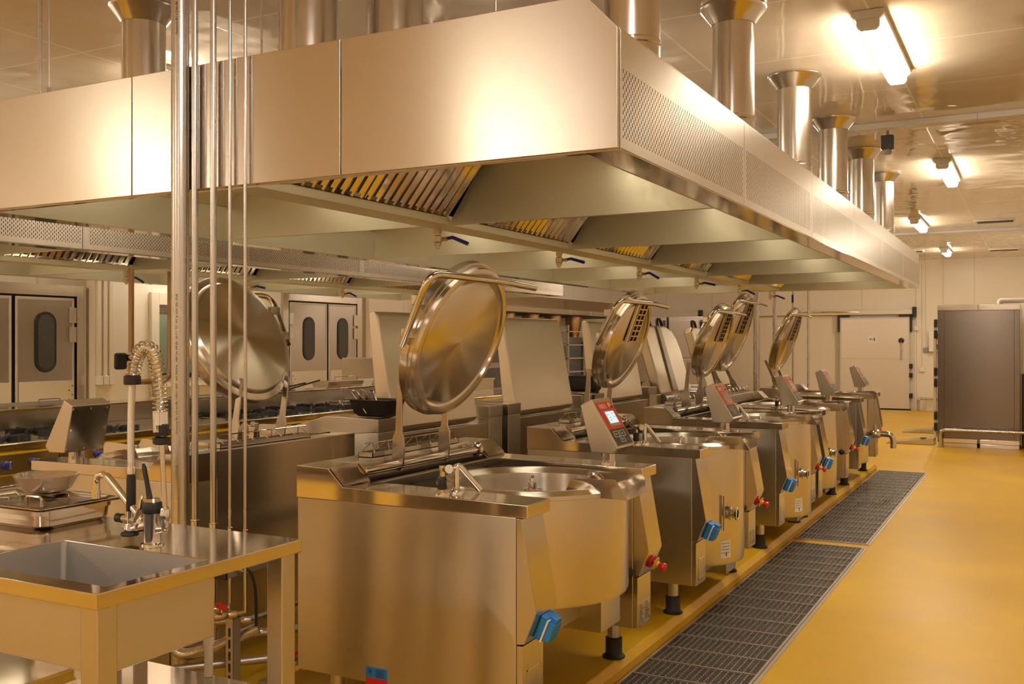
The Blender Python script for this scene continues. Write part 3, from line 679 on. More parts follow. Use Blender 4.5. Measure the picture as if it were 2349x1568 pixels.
for (x,y) in ((-.075,.015),(-.075,DY-.075),(W_+.02,.015),(W_+.02,DY-.075)):
    MB().box(x,x+.06,y,y+.06,0,H-e).build('leg', M['steelv'], t, .004)
wp = MB().cyl((-.286,.2,zb),(-.286,.2,.56),.024,20).lathe([(.024,0),(.030,.004),(.030,.05),(.026,.055)],(-.286,.2,.60),n=20).lathe([(.026,0),(.031,.004),(.031,.03),(.026,.034)],(-.286,.2,.65),n=20)
wp.cyl((-.286,.2,.56),(-.286,.2,.445),.022,20); wp.build('waste_pipe', M['white'], t)
MB().lathe([(.0305,0),(.032,.002),(.0305,.004)],(-.286,.2,.645),n=20).build('seal_ring', M['dkgrey'], t)
ov = MB().tube(rpath([(-.33,.69,.446),(-.33,.69,.58),(-.32,.66,.60)],.02,4),.0135,14).lathe([(.0135,0),(.017,.002),(.017,.03),(.0135,.034)],(-.33,.69,.545),n=16)
ov.build('overflow_pipe', M['white'], t)
t2 = thing('work_table', 'plain steel worktable joined to the left of the sink table', 'table', (-2.705,1.75,0))
MB().box(-1.6,0,0,.60,.862,.899).build('tabletop', M['mirror'], t2, .004)
for x in (-.09,-1.55):
    for y in (.02,.52): MB().box(x,x+.06,y,y+.06,0,.862).build('leg', M['steelv'], t2, .004)
MB().box(-1.55,-.05,.03,.57,.43,.445).build('undershelf', M['mirror'], t2, .002)

# ------------------------------------------------------------------ pre-rinse tap
t = thing('pre_rinse_tap', 'chrome pre-rinse tap with spring hose and black lever behind the basin', 'tap', (-2.312,2.08,.9))
O = lambda x,z,y=0: (x+2.312, y, z-.9)
bd = MB().lathe([(0,0),(.034,0),(.034,.004),(.026,.008),(.026,.085),(.028,.09),(.028,.10),(0,.10)],n=28)
bd.tube([O(-2.33,.955),O(-2.40,.935),O(-2.43,.945)],[.016,.013,.011],12); bd.tube([O(-2.30,.945),O(-2.262,.95)],.013,12)
bd.tube(rpath([O(-2.30,.948),O(-2.261,.948),O(-2.261,.99)],.012,4),.012,12)
bd.cyl(O(-2.36,.965),O(-2.445,.967),.011,14); bd.lathe([(0,0),(.015,0),(.017,.02),(.012,.04),(0,.042)],O(-2.365,.945),n=14)
bd.lathe([(.012,0),(.016,.01),(.016,.02),(.013,.035),(.010,.04)],O(-2.261,.975),n=16)
bd.build('mixer_body', M['chrome'], t)
MB().cyl(O(-2.440,.967),O(-2.462,.9675),.014,16).build('side_knob', M['black'], t)
MB().lathe([(0,.094),(.029,.094),(.030,.10),(.030,.122),(.026,.128),(0,.128)],n=24).build('cap', M['black'], t)
MB().lathe([(0,.127),(.026,.127),(.020,.137),(0,.139)],n=24).build('chrome_cap', M['chrome'], t)
MB().tube([O(-2.320,1.02),O(-2.333,1.075),O(-2.347,1.125),O(-2.351,1.137)],[.010,.007,.0075,.004],10).build('lever', M['black'], t)
MB().tube([O(-2.372,.965,-.01),O(-2.352,1.01,-.01),O(-2.345,1.048,-.01)],[.010,.007,.004],8).build('spout_lever', M['chrome'], t)
MB().tube(rpath([O(-2.352,.968),O(-2.515,1.098),O(-2.556,1.085),O(-2.557,1.025)],[.035,.03],6),.0115,14).build('spout', M['chrome'], t)
MB().tube([O(-2.557,1.045),O(-2.557,1.018)],[.014,.0135],14).build('aerator', M['chrome'], t)
MB().tube([O(-2.261,1.0),O(-2.275,1.235)],.0075,14).build('riser_tube', M['polish'], t)
pc = [O(-2.277,1.235),O(-2.283,1.36),O(-2.290,1.42),O(-2.305,1.465),O(-2.330,1.482),O(-2.356,1.478),O(-2.380,1.452),O(-2.390,1.42),O(-2.396,1.385)]
def curve(pts, n):
    P = [Vector(p) for p in pts]; out = []
    m_ = len(P)
    for i in range(m_-1):
        p0,p1,p2,p3 = P[max(i-1,0)],P[i],P[i+1],P[min(i+2,m_-1)]
        for k in range(n):
            u = k/n; out.append(.5*((2*p1)+(p2-p0)*u+(2*p0-5*p1+4*p2-p3)*u*u+(3*p1-p0-3*p2+p3)*u**3))
    out.append(P[-1]); return out
path = curve(pc, 40)
ho = MB().tube(path[::6]+[path[-1]], .0105, 12)
ho.tube(curve([O(-2.396,1.39),O(-2.402,1.30),O(-2.404,1.2),O(-2.402,1.135)],8),.0105,12); ho.build('hose', M['hose'], t)
# coil
sl = [0]
for a,b in zip(path,path[1:]): sl.append(sl[-1]+(b-a).length)
tot = sl[-1]; pts = []; turns = 46; steps = turns*14
def at(s):
    import bisect
    i = min(max(bisect.bisect(sl,s)-1,0),len(path)-2); u = (s-sl[i])/max(sl[i+1]-sl[i],1e-9); return path[i].lerp(path[i+1],u), (path[i+1]-path[i]).normalized()
for i in range(steps+1):
    u = i/steps
    # dense coils at the base, looser further on
    s_ = tot*(.15*(u/.40) if u < .40 else .15+.85*(u-.40)/.60)
    p, T = at(min(s_,tot*.999)); S = Vector((0,1,0)); Q = T.cross(S).normalized(); a = 2*PI*turns*u
    pts.append(p+(S*math.cos(a)+Q*math.sin(a))*.0205)
MB().tube(pts,.0025,6).build('spring', M['chrome'], t)
for (x,z,hh) in ((-2.276,1.232,.024),):
    MB().lathe([(0,0),(.021,0),(.022,.005),(.022,.03),(.020,.036),(0,.036)],O(x,z-.008),n=20).lathe([(0,0),(.019,0),(.024,.004),(.024,.02),(.012,.024),(0,.024)],O(x,z-.034),n=20).build('clamp', M['black'], t)
MB().lathe([(0,0),(.024,0),(.025,.004),(.025,.024),(.022,.028),(0,.028)],O(-2.397,1.372),n=20).build('clamp', M['black'], t)
MB().tube([O(-2.276,1.208),O(-2.33,1.195,.05),O(-2.40,1.185,.09)],.003,8).build('hose_hook', M['chrome'], t)
MB().tube([O(-2.402,1.14),O(-2.402,1.115)],[.011,.011],12).lathe([(.0,0),(.010,0),(.013,.004),(.013,.02),(.010,.03)],O(-2.402,1.10),n=14).tube([O(-2.403,.995),O(-2.405,.94)],[.013,.010],14).lathe([(0,0),(.010,0),(.012,.012),(.020,.014),(.014,.03),(.0,.03)],O(-2.406,.925),n=18).build('spray_barrel', M['chrome'], t)
MB().tube([O(-2.402,1.105),O(-2.402,1.09),O(-2.403,1.0),O(-2.403,.992)],[.011,.0135,.0145,.0135],16).build('spray_grip', M['black'], t)
MB().lathe([(0,0),(.025,0),(.027,.005),(.025,.010),(.012,.013),(0,.013)],O(-2.407,.918),n=24).build('spray_rose', M['rubber'], t)

# ------------------------------------------------------------------ gastronorm pan with lid, wrapped bowl
t = thing('gastronorm_pan', 'shallow rectangular steel pan with lid on the left worktable', 'steel pan', (-3.02,2.195,.8995))
def rr(a,b,r,z,n=5):
    out = []
    for (sx,sy,a0) in ((1,1,0),(-1,1,PI/2),(-1,-1,PI),(1,-1,3*PI/2)):
        for k in range(n+1): an = a0+PI/2*k/n; out.append((sx*(a-r)+r*math.cos(an), sy*(b-r)+r*math.sin(an), z))
    return out
def loft(rings, closed_bottom=True, cap_top=False):
    mb = MB(); n = len(rings[0]); vs = [p for r_ in rings for p in r_]; fs = []
    for k in range(len(rings)-1): fs += [(k*n+j,k*n+(j+1)%n,(k+1)*n+(j+1)%n,(k+1)*n+j) for j in range(n)]
    if closed_bottom: fs.append(tuple(range(n))[::-1])
    if cap_top: fs.append(tuple(range((len(rings)-1)*n,len(rings)*n)))
    return mb.add(vs,fs)
loft([rr(.225,.125,.045,0),rr(.24,.14,.05,.012),rr(.243,.143,.05,.045),rr(.247,.147,.05,.046),rr(.248,.148,.05,.062),rr(.262,.162,.02,.064),rr(.263,.163,.02,.067),rr(.245,.146,.05,.067),rr(.24,.142,.05,.03)],True,True).build('pan', M['polish'], t, 0)
loft([rr(.258,.158,.02,.0675),rr(.262,.162,.02,.070),rr(.262,.162,.02,.073),rr(.24,.14,.04,.0745),rr(.232,.132,.04,.069),rr(.09,.06,.05,.069),rr(.075,.045,.04,.058)],True,True).build('pan_lid', M['mirror'], t, 0)
MB().tube(rpath([(-.03,0,.06),(-.02,0,.075),(.05,0,.075),(.06,0,.06)],.01,4),.005,8).build('lid_grip', M['polish'], t)
t = thing('mixing_bowl', 'round steel bowl wrapped in clear film behind the lidded pan', 'bowl', (-3.05,2.28,.976))
MB().lathe([(0,.0),(.055,.0),(.075,.012),(.095,.05),(.104,.062),(.106,.060),(.098,.05),(.078,.014),(.055,.004),(0,.004)],n=48).build('bowl', M['mirror'], t)
fm = MB(); rg = []
for (r,z) in ((.08,.006),(.098,.03),(.110,.064),(.09,.069),(.04,.066)):
    rg.append([((r+random.uniform(-.004,.004))*math.cos(2*PI*k/36),(r+random.uniform(-.004,.004))*math.sin(2*PI*k/36),z+random.uniform(-.003,.003)) for k in range(36)])
vs = [p for r_ in rg for p in r_]; fs = [(i*36+k,i*36+(k+1)%36,(i+1)*36+(k+1)%36,(i+1)*36+k) for i in range(4) for k in range(36)]+[tuple(range(4*36,5*36))]
fm.add(vs,fs); fm.build('plastic_wrap', M['film'], t, ang=10)
t = thing('range_knob_tool', 'small steel film cutter lying left of the wrapped bowl', 'utensil', (-3.2,2.2,.9745)) if False else None

# ------------------------------------------------------------------ service pipes at the near end of the island
def text_up(body, size, x, y, z, par, ang, r):
    d = Vector((math.cos(ang), math.sin(ang), 0)); side = Vector((-d.y, d.x, 0))
    # letters read upwards, baseline on the right-hand side
    o = Vector((x,y,z))+d*r - side*(-size*.35)
    return text(body, size, M['ink'], par, frame(o,(0,0,1),-side,d), ext=.0003)
pole = thing('service_pole', 'thick vertical stainless pipe with printed pipe lettering, left of centre', 'pipe', (-3.06,2.895,ZP))
MB().cyl((0,0,0),(0,0,ZC-ZP),.0355,40).build('pipe', M['pipe'], pole)
MB().lathe([(.036,0),(.055,0),(.055,.006),(.036,.010)],n=32).build('base_ring', M['rubber'], pole)
va = math.atan2(-2.895,3.06)-.40
tx = 'Dimension 76.1 x 2 mm EN 1.4301/1.4307 - AISI 304/304L  HEAT:541599 EN 10217-7 TC1 W2 26 NOV 2021 00:45'
T1 = text_up(tx, .0118, 0,0,1.13-ZP, pole, va, .0362)
T2 = text_up(tx, .0118, 0,0,2.735-ZP, pole, va, .0362)
def rise(name,label,x,r,z0,ring):
    t = thing(name,label,'pipe',(x,2.93-r-.006,z0))
    MB().cyl((0,0,0),(0,0,ZC-z0),r,20).build('pipe', M['pipe'], t)
    f = MB()
    for (a,b,k) in ring: f.lathe([(r,a),(r*k,a+.002),(r*k,b-.002),(r,b)],(0,0,-z0),n=20)
    f.build('press_coupling', M['chrome'], t)
    return t
rise('service_pipe','medium vertical pipe right against the thick pole, double coupling low down',-2.995,.0135,.30,((.66,.69,1.25),(.752,.758,1.5),(.725,.73,1.4),(.78,.785,1.55),(.74,.78,1.25)))
rise('service_pipe','second medium vertical pipe, single coupling at table height',-2.895,.013,.30,((.745,.775,1.25),(.775,.781,1.5)))
rise('service_pipe','left one of the two thin vertical pipes in front of the hood',-2.812,.0068,.44,((.748,.765,1.3),(.765,.770,1.7)))
rise('service_pipe','rightmost thin vertical pipe in front of the hood',-2.732,.0068,.44,((.745,.762,1.3),(.762,.767,1.7)))
# slotted strut with green cap, pipe clips, water valves with red handles
t = thing('slotted_strut', 'upright galvanised slotted channel with green cap under the table edge', 'strut', (-2.765,2.885,0))
s_ = MB(); s_.box(-.02,.02,-.02,-.017,0,.425); s_.box(-.02,-.017,-.02,.02,0,.425); s_.box(.017,.02,-.02,.02,0,.425)
s_.build('channel', M['grate'], t, .001)
q = MB()
for i in range(8): q.prism([(-.006+ (.006*math.cos(a)+.006), .05+.046*i+(.012 if math.sin(a)>=0 else -.012)+.006*math.sin(a)) for a in [2*PI*k/14 for k in range(14)]],'y',-.0206,-.0199)
q.build('slots', M['joint'], t)
MB().box(-.022,.022,-.022,.022,.425,.433).build('end_cap', M['green'], t, .002)
def valve(label, p, q_, r=.012, extra=None, hose=None):
    t = thing('water_valve', label, 'valve', p)
    d = Vector(q_)-Vector(p); L_ = d.length; dn = d.normalized()
    MB().lathe([(0,0),(r*.8,0),(r*.8,L_*.2),(r*1.3,L_*.22),(r*1.3,L_*.34),(r,L_*.36),(r*1.25,L_*.45),(r*1.25,L_*.6),(r,L_*.65),(r*1.3,L_*.7),(r*1.3,L_*.82),(r*.7,L_*.85),(r*.7,L_),(0,L_)],(0,0,0),dn,14).build('valve_body', M['brass'], t)
    c = dn*L_*.52
    hd = MB().cyl(c, c+Vector((0,0,r*2.2)), r*.5, 8); hd.build('stem', M['chrome'], t)
    sd = dn.cross(Vector((0,0,1))).normalized(); bf = MB()
    for s in (-1,1):
        a = c+Vector((0,0,r*2.2)); b = a+sd*s*r*2.1+dn*r*.3
        bf.hexa([tuple(v) for v in (a-dn*r*.5,a+dn*r*.5,b+dn*r*.9,b-dn*r*.9,a-dn*r*.5+Vector((0,0,r*.5)),a+dn*r*.5+Vector((0,0,r*.5)),b+dn*r*.9+Vector((0,0,r*1.7)),b-dn*r*.9+Vector((0,0,r*1.7)))])
    bf.build('butterfly_handle', M['red'], t, .001)
    if extra: MB().lathe([(r*1.0,0),(r*2.0,.003),(r*2.0,.012),(r*1.0,.015)],tuple(dn*(-.01)),dn,14).build('orange_nut', M['orange'], t)
    if hose:
        MB().tube(curve([(0,0,0)]+hose,6),.006,8).build('braided_hose', M['hose'], t)
    return t
valve('nearer red-handled water valve below the right end of the sink', (-2.80,2.72,.45),(-2.735,2.915,.44),.0125,True,[(-.05,-.07,-.01),(-.10,-.12,.0),(-.18,-.14,-.02)])
valve('left red-handled water valve, just behind the nearer one', (-2.90,2.73,.455),(-2.815,2.915,.45),.0115,True,[(-.04,-.05,-.005),(-.12,-.08,-.02)])
# floor-level supply pipes
def runpipe(label, pts, r, m='pipe', rad=.05):
    return tag(MB().tube(rpath(pts,rad,5),r,12).build('supply_pipe', M[m], None), label, 'pipe')
runpipe('long horizontal steel pipe beyond the slotted channel, under the table', [(-2.95,2.80,.40),(-2.74,2.96,.40),(-2.74,4.6,.42)], .013)
runpipe('middle horizontal pipe with red valve behind the right table leg', [(-2.86,3.08,.30),(-2.66,3.30,.30),(-2.66,5,.30)], .017)
runpipe('lowest horizontal pipe with yellow handled valve near the floor', [(-2.98,2.78,.22),(-2.70,3.10,.22),(-2.62,3.12,.22),(-2.55,3.05,.22)], .016, 'dull', .03)
runpipe('short elbow pipe beside the foot of the thick pole', [(-3.03,2.83,.29),(-2.98,2.83,.26),(-2.90,2.87,.28),(-2.74,3.0,.36)], .024, 'pipe', .04)
valve('red-handled valve half hidden by the right table leg', (-2.70,3.22,.30),(-2.62,3.36,.30),.016)
t = valve('low valve on the bottom pipe by the floor', (-2.66,3.10,.22),(-2.56,3.02,.22),.015)
MB().box(-.05,.03,-.03,-.01,.024,.034).build('yellow_lever', M['yellow'], t, .002)
t = thing('pipe_support', 'small dark steel pipe support bolted to the kerb', 'support', (-2.74,3.06,ZP))
MB().box(-.06,.06,-.06,.06,0,.006).build('base_plate', M['dull'], t, .001)
MB().box(-.028,.028,-.028,.028,.006,.055).build('block', M['dull'], t, .002)
MB().cyl((0,0,.055),(0,0,.125),.006,8).build('rod', M['dull'], t)
t = thing('cable_channel', 'galvanised cable channel behind the table leg with black open end', 'cable channel', (-2.80,2.86,.58))
MB().box(-.03,.03,0,1.6,0,.055).build('channel', M['grate'], t, .002)
MB().box(-.032,.032,-.012,0,-.004,.06).build('end_cap', M['black'], t, .002)
MB().cyl((.03,.06,.03),(.055,.06,.03),.012,12).build('cable_gland', M['white'], t)
MB().tube(curve([(.05,.06,.03),(.08,.07,.02),(.09,.09,-.06),(.085,.10,-.2)],6),.006,8).build('cable', M['black'], t)

# ------------------------------------------------------------------ gas range row on the left island
XRF = -5.79
def grid(mb, cx, cy, z, s):
    mb.lathe([(s*.10,.0),(s*.26,.0),(s*.24,.014),(s*.10,.014)],(cx,cy,z),n=14)
    for k in range(8):
        a = PI*k/4; c, sn = math.cos(a), math.sin(a); p, q = s*.26, s*.98
        if k % 2 == 0: q = s*.9
        w = .006
        mb.hexa([(cx+c*p-sn*w,cy+sn*p+c*w,z),(cx+c*p+sn*w,cy+sn*p-c*w,z),(cx+c*q+sn*w,cy+sn*q-c*w,z),(cx+c*q-sn*w,cy+sn*q+c*w,z),
                 (cx+c*p-sn*w,cy+sn*p+c*w,z+.022),(cx+c*p+sn*w,cy+sn*p-c*w,z+.022),(cx+c*q+sn*w,cy+sn*q-c*w,z+.028),(cx+c*q-sn*w,cy+sn*q+c*w,z+.028)])
    for a in range(4): mb.cyl((cx+s*.93*math.cos(PI/4+a*PI/2),cy+s*.93*math.sin(PI/4+a*PI/2),z-.004),(cx+s*.93*math.cos(PI/4+a*PI/2),cy+s*.93*math.sin(PI/4+a*PI/2),z+.02),.011,8)
def make_range(label, y0, w, kind):
    t = thing('gas_range', label, 'cooking range', (XRF,y0,ZP))
    MB().box(-.85,-.03,.002,w-.002,.12,.70).build('body', M['steel'], t, .004)
    MB().prism([(-.85,.70),(0,.70),(.004,.715),(.004,.765),(-.004,.772),(-.85,.772)],'y',.001,w-.001).build('top', M['polish'], t, .002)
    MB().prism([(-.03,.56),(.0,.57),(.0,.70),(-.03,.70)],'y',.004,w-.004).build('front_rail', M['polish'], t, .002)
    MB().box(-.03,-.012,.03,w-.03,.16,.50).build('door', M['steel'], t, .004)
    d = MB().tube(rpath([(-.012,.08,.47),(.03,.08,.47),(.03,w-.08,.47),(-.012,w-.08,.47)],.02,4),.011,10).build('door_handle', M['polish'], t)
    for k in range(int(w/.2)):
        y = .11+k*.2
        kn = MB().lathe([(0,0),(.030,0),(.030,.012),(.022,.016),(.020,.04),(0,.042)],(0,y,.63),(1,0,.15),18).build('knob', M['navy'], t)
        MB().box(.034,.046,y-.006,y+.006,.615,.66).build('knob_grip', M['polish'], kn, .003)
    if kind == 'gas':
        for xx in (-.26,-.62):
            n = max(1,int(w/.42))
            for k in range(n):
                g = MB(); grid(g, xx, w*(k+.5)/n, .774, .165); g.build('pan_support', M['iron'], t)
    elif kind == 'open':
        for xx in (-.26,-.62):
            n = max(1,int(w/.42))
            for k in range(n):
                g = MB(); grid(g, xx, w*(k+.5)/n, .774, .165); g.build('pan_support', M['polish'], t)
    for sx in (-.08,-.78):
        for yy in (.06,w-.06): MB().cyl((sx,yy,0),(sx,yy,.125),.025,12).build('foot', M['pipe'], t)
    return t
for i,(w,k,l) in enumerate(((.9,'plain','leftmost range, plain steel hob at the picture edge'),(.9,'gas','gas range with black pan supports left of the kettle screen box'),(.9,'gas','gas range behind the kettle screen box and spring hose'),
                  (.9,'plain','smooth solid-top range left of the thick pole'),(.9,'gas','gas range with black pan supports behind the thick pole'),(.9,'gas','gas range behind the left kettle lid straps'),(.9,'open','range with pale wire pan supports right of the left kettle lid'),(1.2,'open','range in front of the black tub, farther wire pan supports'),(1.6,'plain','far end range near the tilting pan lids'))):
    make_range(l, 2.62+i*.902+(0 if i<8 else .3), w, k)
MB().box(-7.85,-5.84,2.6,12.0,0,.08).build('trim_4', M['floor'], None, .006, 'structure')
t = thing('range_upstand', 'long low steel spine shelf running behind the gas ranges', 'shelf', (-6.66,2.6,ZP))
MB().box(-.24,-.0,0,9.4,.0,.90).build('spine', M['steel'], t, .004)
MB().box(-.26,.02,0,9.4,.90,.925).build('top_sheet', M['polish'], t, .004)
t = thing('rear_counter', 'steel counter on the far side of the range spine', 'counter', (-6.92,2.6,ZP))
MB().box(-.85,0,0,9.4,.12,.78).build('body', M['steel'], t, .004); MB().box(-.88,0,0,9.4,.78,.80).build('top', M['polish'], t, .003)
MB().box(-.84,-.02,.02,9.38,0,.12).build('plinth', M['dull'], t)
tag(MB().prism([(-7.6,.881),(-7.0,.881),(-6.98,.89),(-7.0,.90),(-7.58,.99),(-7.62,.975)],'y',5.0,5.9).tube(rpath([(-7.2,5.3,.99),(-7.2,5.3,1.03),(-7.2,5.5,1.03),(-7.2,5.5,.99)],.01,3),.006,6).build('griddle_cover', M['dull'], None, .003), 'long low hinged steel cover lying before the left swing doors', 'cover')
for i,(y,a) in enumerate(((7.1,.1),(7.45,.25),(7.62,.3),(7.85,.15))):
    tag(MB().tube([(-6.74,y,1.02),(-6.70,y+.42,1.035+.02*i)],.008,8).box(-6.80,-6.68,y-.10,y+.01,1.006,1.012).build('spatula', M['iron'], None), 'dark spatula lying on the range spine, %s from the left' % ['first','second','third','fourth'][i], 'spatula', 'spatulas on the range spine')
for i,y in enumerate((8.35,9.15)):
    t = thing('roasting_tray', 'steel roasting tray with wire handles on the spine, %s' % ['left of two','right of two, by the fryer hood'][i], 'tray', (-6.76,y,1.005))
    MB().prism([(-.09,.0),(.09,.0),(.12,.07),(.113,.07),(.085,.006),(-.085,.006),(-.113,.07),(-.12,.07)],'y',0,.62).build('tray_body', M['steel'], t, .002)
    MB().tube(rpath([(.115,.1,.07),(.115,.1,.12),(.115,.5,.12),(.115,.5,.07)],.02,4),.005,8).build('wire_handle', M['polish'], t)
t = thing('fryer', 'sloping steel fryer with open lid and black handle past the roasting trays', 'fryer', (-6.95,10.0,ZP))
MB().prism([(-.8,.80),(.0,.80),(.0,1.02),(-.10,1.22),(-.8,1.22)],'y',0,.9).build('housing', M['steel'], t, .006)
MB().cyl((-.3,.3,1.22),(-.3,.3,1.27),.04,14).build('cap', M['black'], t)
fl = MB().prism([(.02,.95),(.10,.96),(.02,1.62),(-.04,1.66),(-.10,1.60)],'y',.12,.8).build('open_lid', M['sheet'], t, .012)
MB().tube(rpath([(-.02,.3,1.64),(.0,.3,1.72),(.0,.55,1.72),(-.02,.55,1.64)],.03,4),.014,8).build('lid_handle', M['black'], fl)
# gas pipe loop dropping from the far hood to the range spine
t = thing('gas_pipe', 'brown steel pipe loop hanging over the range spine with black lever valve', 'gas pipe', (-6.72,5.82,1.10))
MB().tube(rpath([(0,0,1.02),(0,0,.06),(0,.42,.06),(0,.42,1.02)],.11,8),.023,14).build('pipe', M['copper'], t)
MB().lathe([(.023,0),(.028,.003),(.028,.03),(.023,.033)],(0,.2,.06),(0,1,0),14).lathe([(0,0),(.055,0),(.062,.03),(.055,.06),(0,.06)],(0,-.0,.27),(1,0,0),18).build('fittings', M['copper'], t)
MB().box(-.02,.02,-.17,-.05,.17,.31).build('lever_handle', M['black'], t, .02)
MB().cyl((0,.22,.03),(0,.22,-.07),.008,8).build('prop', M['pipe'], t)
MB().cyl((.0,.22,-.07),(0,.22,-.04),.022,10).build('prop_foot', M['dull'], t)
M['doorst'] = steel('swing_door_skin', col=(.46,.41,.36), rough=.34, var=.03, brush=(2,2,2))
M['grey2'] = mat('pale_lamp_housing', (.62,.58,.52), .45)
# ------------------------------------------------------------------ left wall: swing doors, window, pilaster, conduits
def oval(cy, cz, hw, hh, n=20):
    r = hw; out = []
    for k in range(n+1): a = PI*k/n; out.append((cy+r*math.cos(a), cz+hh-r+r*math.sin(a)))
    for k in range(n+1): a = PI+PI*k/n; out.append((cy+r*math.cos(a), cz-hh+r+r*math.sin(a)))
    return out
def swing(name, ya, yb, leaves, ztop, wz, kz):
    o = D.objects.new(name, None); C.objects.link(o); o.location = (XL,0,0); o['kind'] = 'structure'
    f = MB(); fw = .12; f.box(0,.05,ya-fw,ya,0,ztop+fw); f.box(0,.05,yb,yb+fw,0,ztop+fw); f.box(0,.05,ya,yb,ztop,ztop+fw)
    f.build('door_frame', M['steel'], o, .004)
    MB().box(.0,.006,ya,yb,0,ztop).build('dark_gap', M['joint'], o)
    for (a,b,hinge) in leaves:
        lf = MB().box(.008,.036,a,b,.02,ztop-.02).build('door_leaf', M['doorst'], o, .003)
        e = MB(); e.box(.036,.042,a,a+.025,.02,ztop-.02); e.box(.036,.042,b-.025,b,.02,ztop-.02); e.box(.036,.042,a+.025,b-.025,ztop-.05,ztop-.02); e.build('edge_trim', M['lip'], lf, .001)
        MB().box(.036,.045,a+.04,b-.01,.05,kz).build('kick_plate', M['kick'], lf, .002)
        k = MB()
        for i in range(7):
            for q in (.03,.07): k.cyl((.045,(b-q if hinge>0 else a+q+.03),kz-.06-.1*i-(.05 if q>.05 else 0)),(.047,(b-q if hinge>0 else a+q+.03),kz-.06-.1*i-(.05 if q>.05 else 0)),.008,8)
        k.build('rivets', M['dkgrey'], lf)
        cy = (a+b)/2; hh = wz[1]; 
        MB().prism(oval(cy,wz[0],.125,hh),'x',.036,.052).build('window_gasket', M['rubber'], lf, .004)
        MB().prism(oval(cy,wz[0],.098,hh-.03),'x',.050,.0535).build('window_pane', M['dglass'], lf)
        for hz in (wz[0]+hh*.9, wz[0]+hh*.25):
            y = b-.07 if hinge>0 else a-.02
            MB().box(.036,.056,y,y+.09,hz-.085,hz+.085).build('hinge', M['steel'], lf, .004)
    return o
swing('door_1', 5.86, 7.36, ((5.88,6.575,-1),(6.62,7.33,1)), 2.0, (1.50,.325), 1.08)
swing('door_2', 10.86, 12.46, ((10.89,11.72,-1),(11.76,12.44,1)), 2.09, (1.55,.315), 1.075)
t = MB().box(XL,XL+.14,7.52,8.02,0,ZC).build('trim_2', M['wall'], None, .004, 'structure')
t = MB().box(XL,XL+.10,12.7,13.1,0,ZC).build('trim_3', M['wall'], None, .004, 'structure')
for i,y in enumerate((7.56,7.64,7.72)):
    c_ = thing('cable_conduit', 'cream cable conduit on the wall right of the left swing doors, %s' % ['first','second','third'][i], 'conduit', (XL+.14,y,1.12))
    MB().box(0,.03,-.026,.026,0,ZC-1.12).build('trunking', M['wall'], c_, .003)
    MB().box(0,.045,-.035,.035,-.10,0).build('socket_box', M['white'], c_, .003)
o = D.objects.new('window_1', None); C.objects.link(o); o.location = (XL,0,0); o['kind'] = 'structure'
f = MB()
for (a,b,c_,d) in ((8.40,8.52,.95,2.1),(9.78,9.90,.95,2.1),(8.52,9.78,1.95,2.1),(8.52,9.78,.95,1.06)): f.box(0,.05,a,b,c_,d)
f.build('window_frame', M['wall'], o, .004)
MB().box(.005,.02,8.52,9.78,1.06,1.95).build('window_pane', M['gglass'], o)
MB().box(.02,.03,8.52,9.78,1.86,1.95).build('blind_box', M['dull'], o)
MB().box(.02,.06,8.52,9.78,1.06,1.12).build('window_sill', M['rubber'], o)

# far left: long condensation canopy and dark oven fronts
t = thing('oven_canopy', 'low steel canopy against the far left wall, bright light patch on its side', 'canopy', (-8.3,14.2,2.05))
MB().prism([(-1.09,0),(0,0),(0,.10),(-.04,.12),(-.30,.34),(-1.09,.36)],'y',0,7.0).build('canopy_body', M['mirror'], t, .004)
for k in range(1,7): MB().box(-.01,.004,k-.012,k+.012,0,.10).build('seam_strip', M['steel'], t)
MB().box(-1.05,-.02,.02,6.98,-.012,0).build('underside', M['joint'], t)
for i in range(5):
    t = thing('oven_flue', 'brown flue stub below the far canopy, %s along' % ['first','second','third','fourth','fifth'][i], 'flue', (-8.62,15.0+i*1.0,1.605))
    MB().lathe([(0,0),(.10,0),(.14,.12),(.17,.26),(.17,.43),(0,.43)],n=18).build('flue_pipe', M['copper'], t)
for i in range(3):
    t = thing('deck_oven', 'dark fronted oven below the far left canopy, %s' % ['nearest','middle one','farthest'][i], 'oven', (-9.25,14.6+i*1.7,0))
    MB().box(0,.75,0,1.5,0,1.60).build('body', M['dull'], t, .006)
    for k in range(3): MB().box(.75,.765,.08,1.1,.25+k*.44,.60+k*.44).build('door', M['dglass'], t, .004)
    MB().box(.75,.77,1.15,1.45,.25,1.5).build('control_strip', M['black'], t, .003)
    MB().cyl((.77,1.3,1.2),(.785,1.3,1.2),.03,14).build('dial', M['lip'], t)
t = thing('wire_rack_trolley', 'dark upright trolley seen between the two big lids', 'trolley', (-6.6,13.2,0))
for (x,y) in ((0,0),(.5,0),(0,.6),(.5,.6)): MB().box(x,x+.03,y,y+.03,.08,1.75).build('post', M['dull'], t)
for k in range(8): MB().box(0,.53,0,.63,.25+k*.2,.262+k*.2).build('shelf', M['steel'], t)
for (x,y) in ((.015,.015),(.515,.015),(.015,.615),(.515,.615)): MB().lathe([(0,-.018),(.04,-.018),(.04,.018),(0,.018)],(x,y,.04),(0,1,0),14).build('castor', M['rubber'], t)
t = thing('glass_door_cabinet', 'tall glass fronted cabinet standing far back between the pan lids', 'cabinet', (-8.0,20.6,0))
MB().box(0,.75,.05,.7,.0,1.80).build('body', M['steel'], t, .005)
MB().box(.05,.60,.03,.05,.15,1.70).build('glass_door', M['dglass'], t, .003)
f = MB()
for (a,b,c_,d) in ((0,.06,.06,1.8),(.60,.68,.06,1.8),(.06,.60,.06,.15),(.06,.60,1.70,1.8)): f.box(a,b,.02,.05,c_,d)
f.build('door_frame', M['polish'], t, .003)
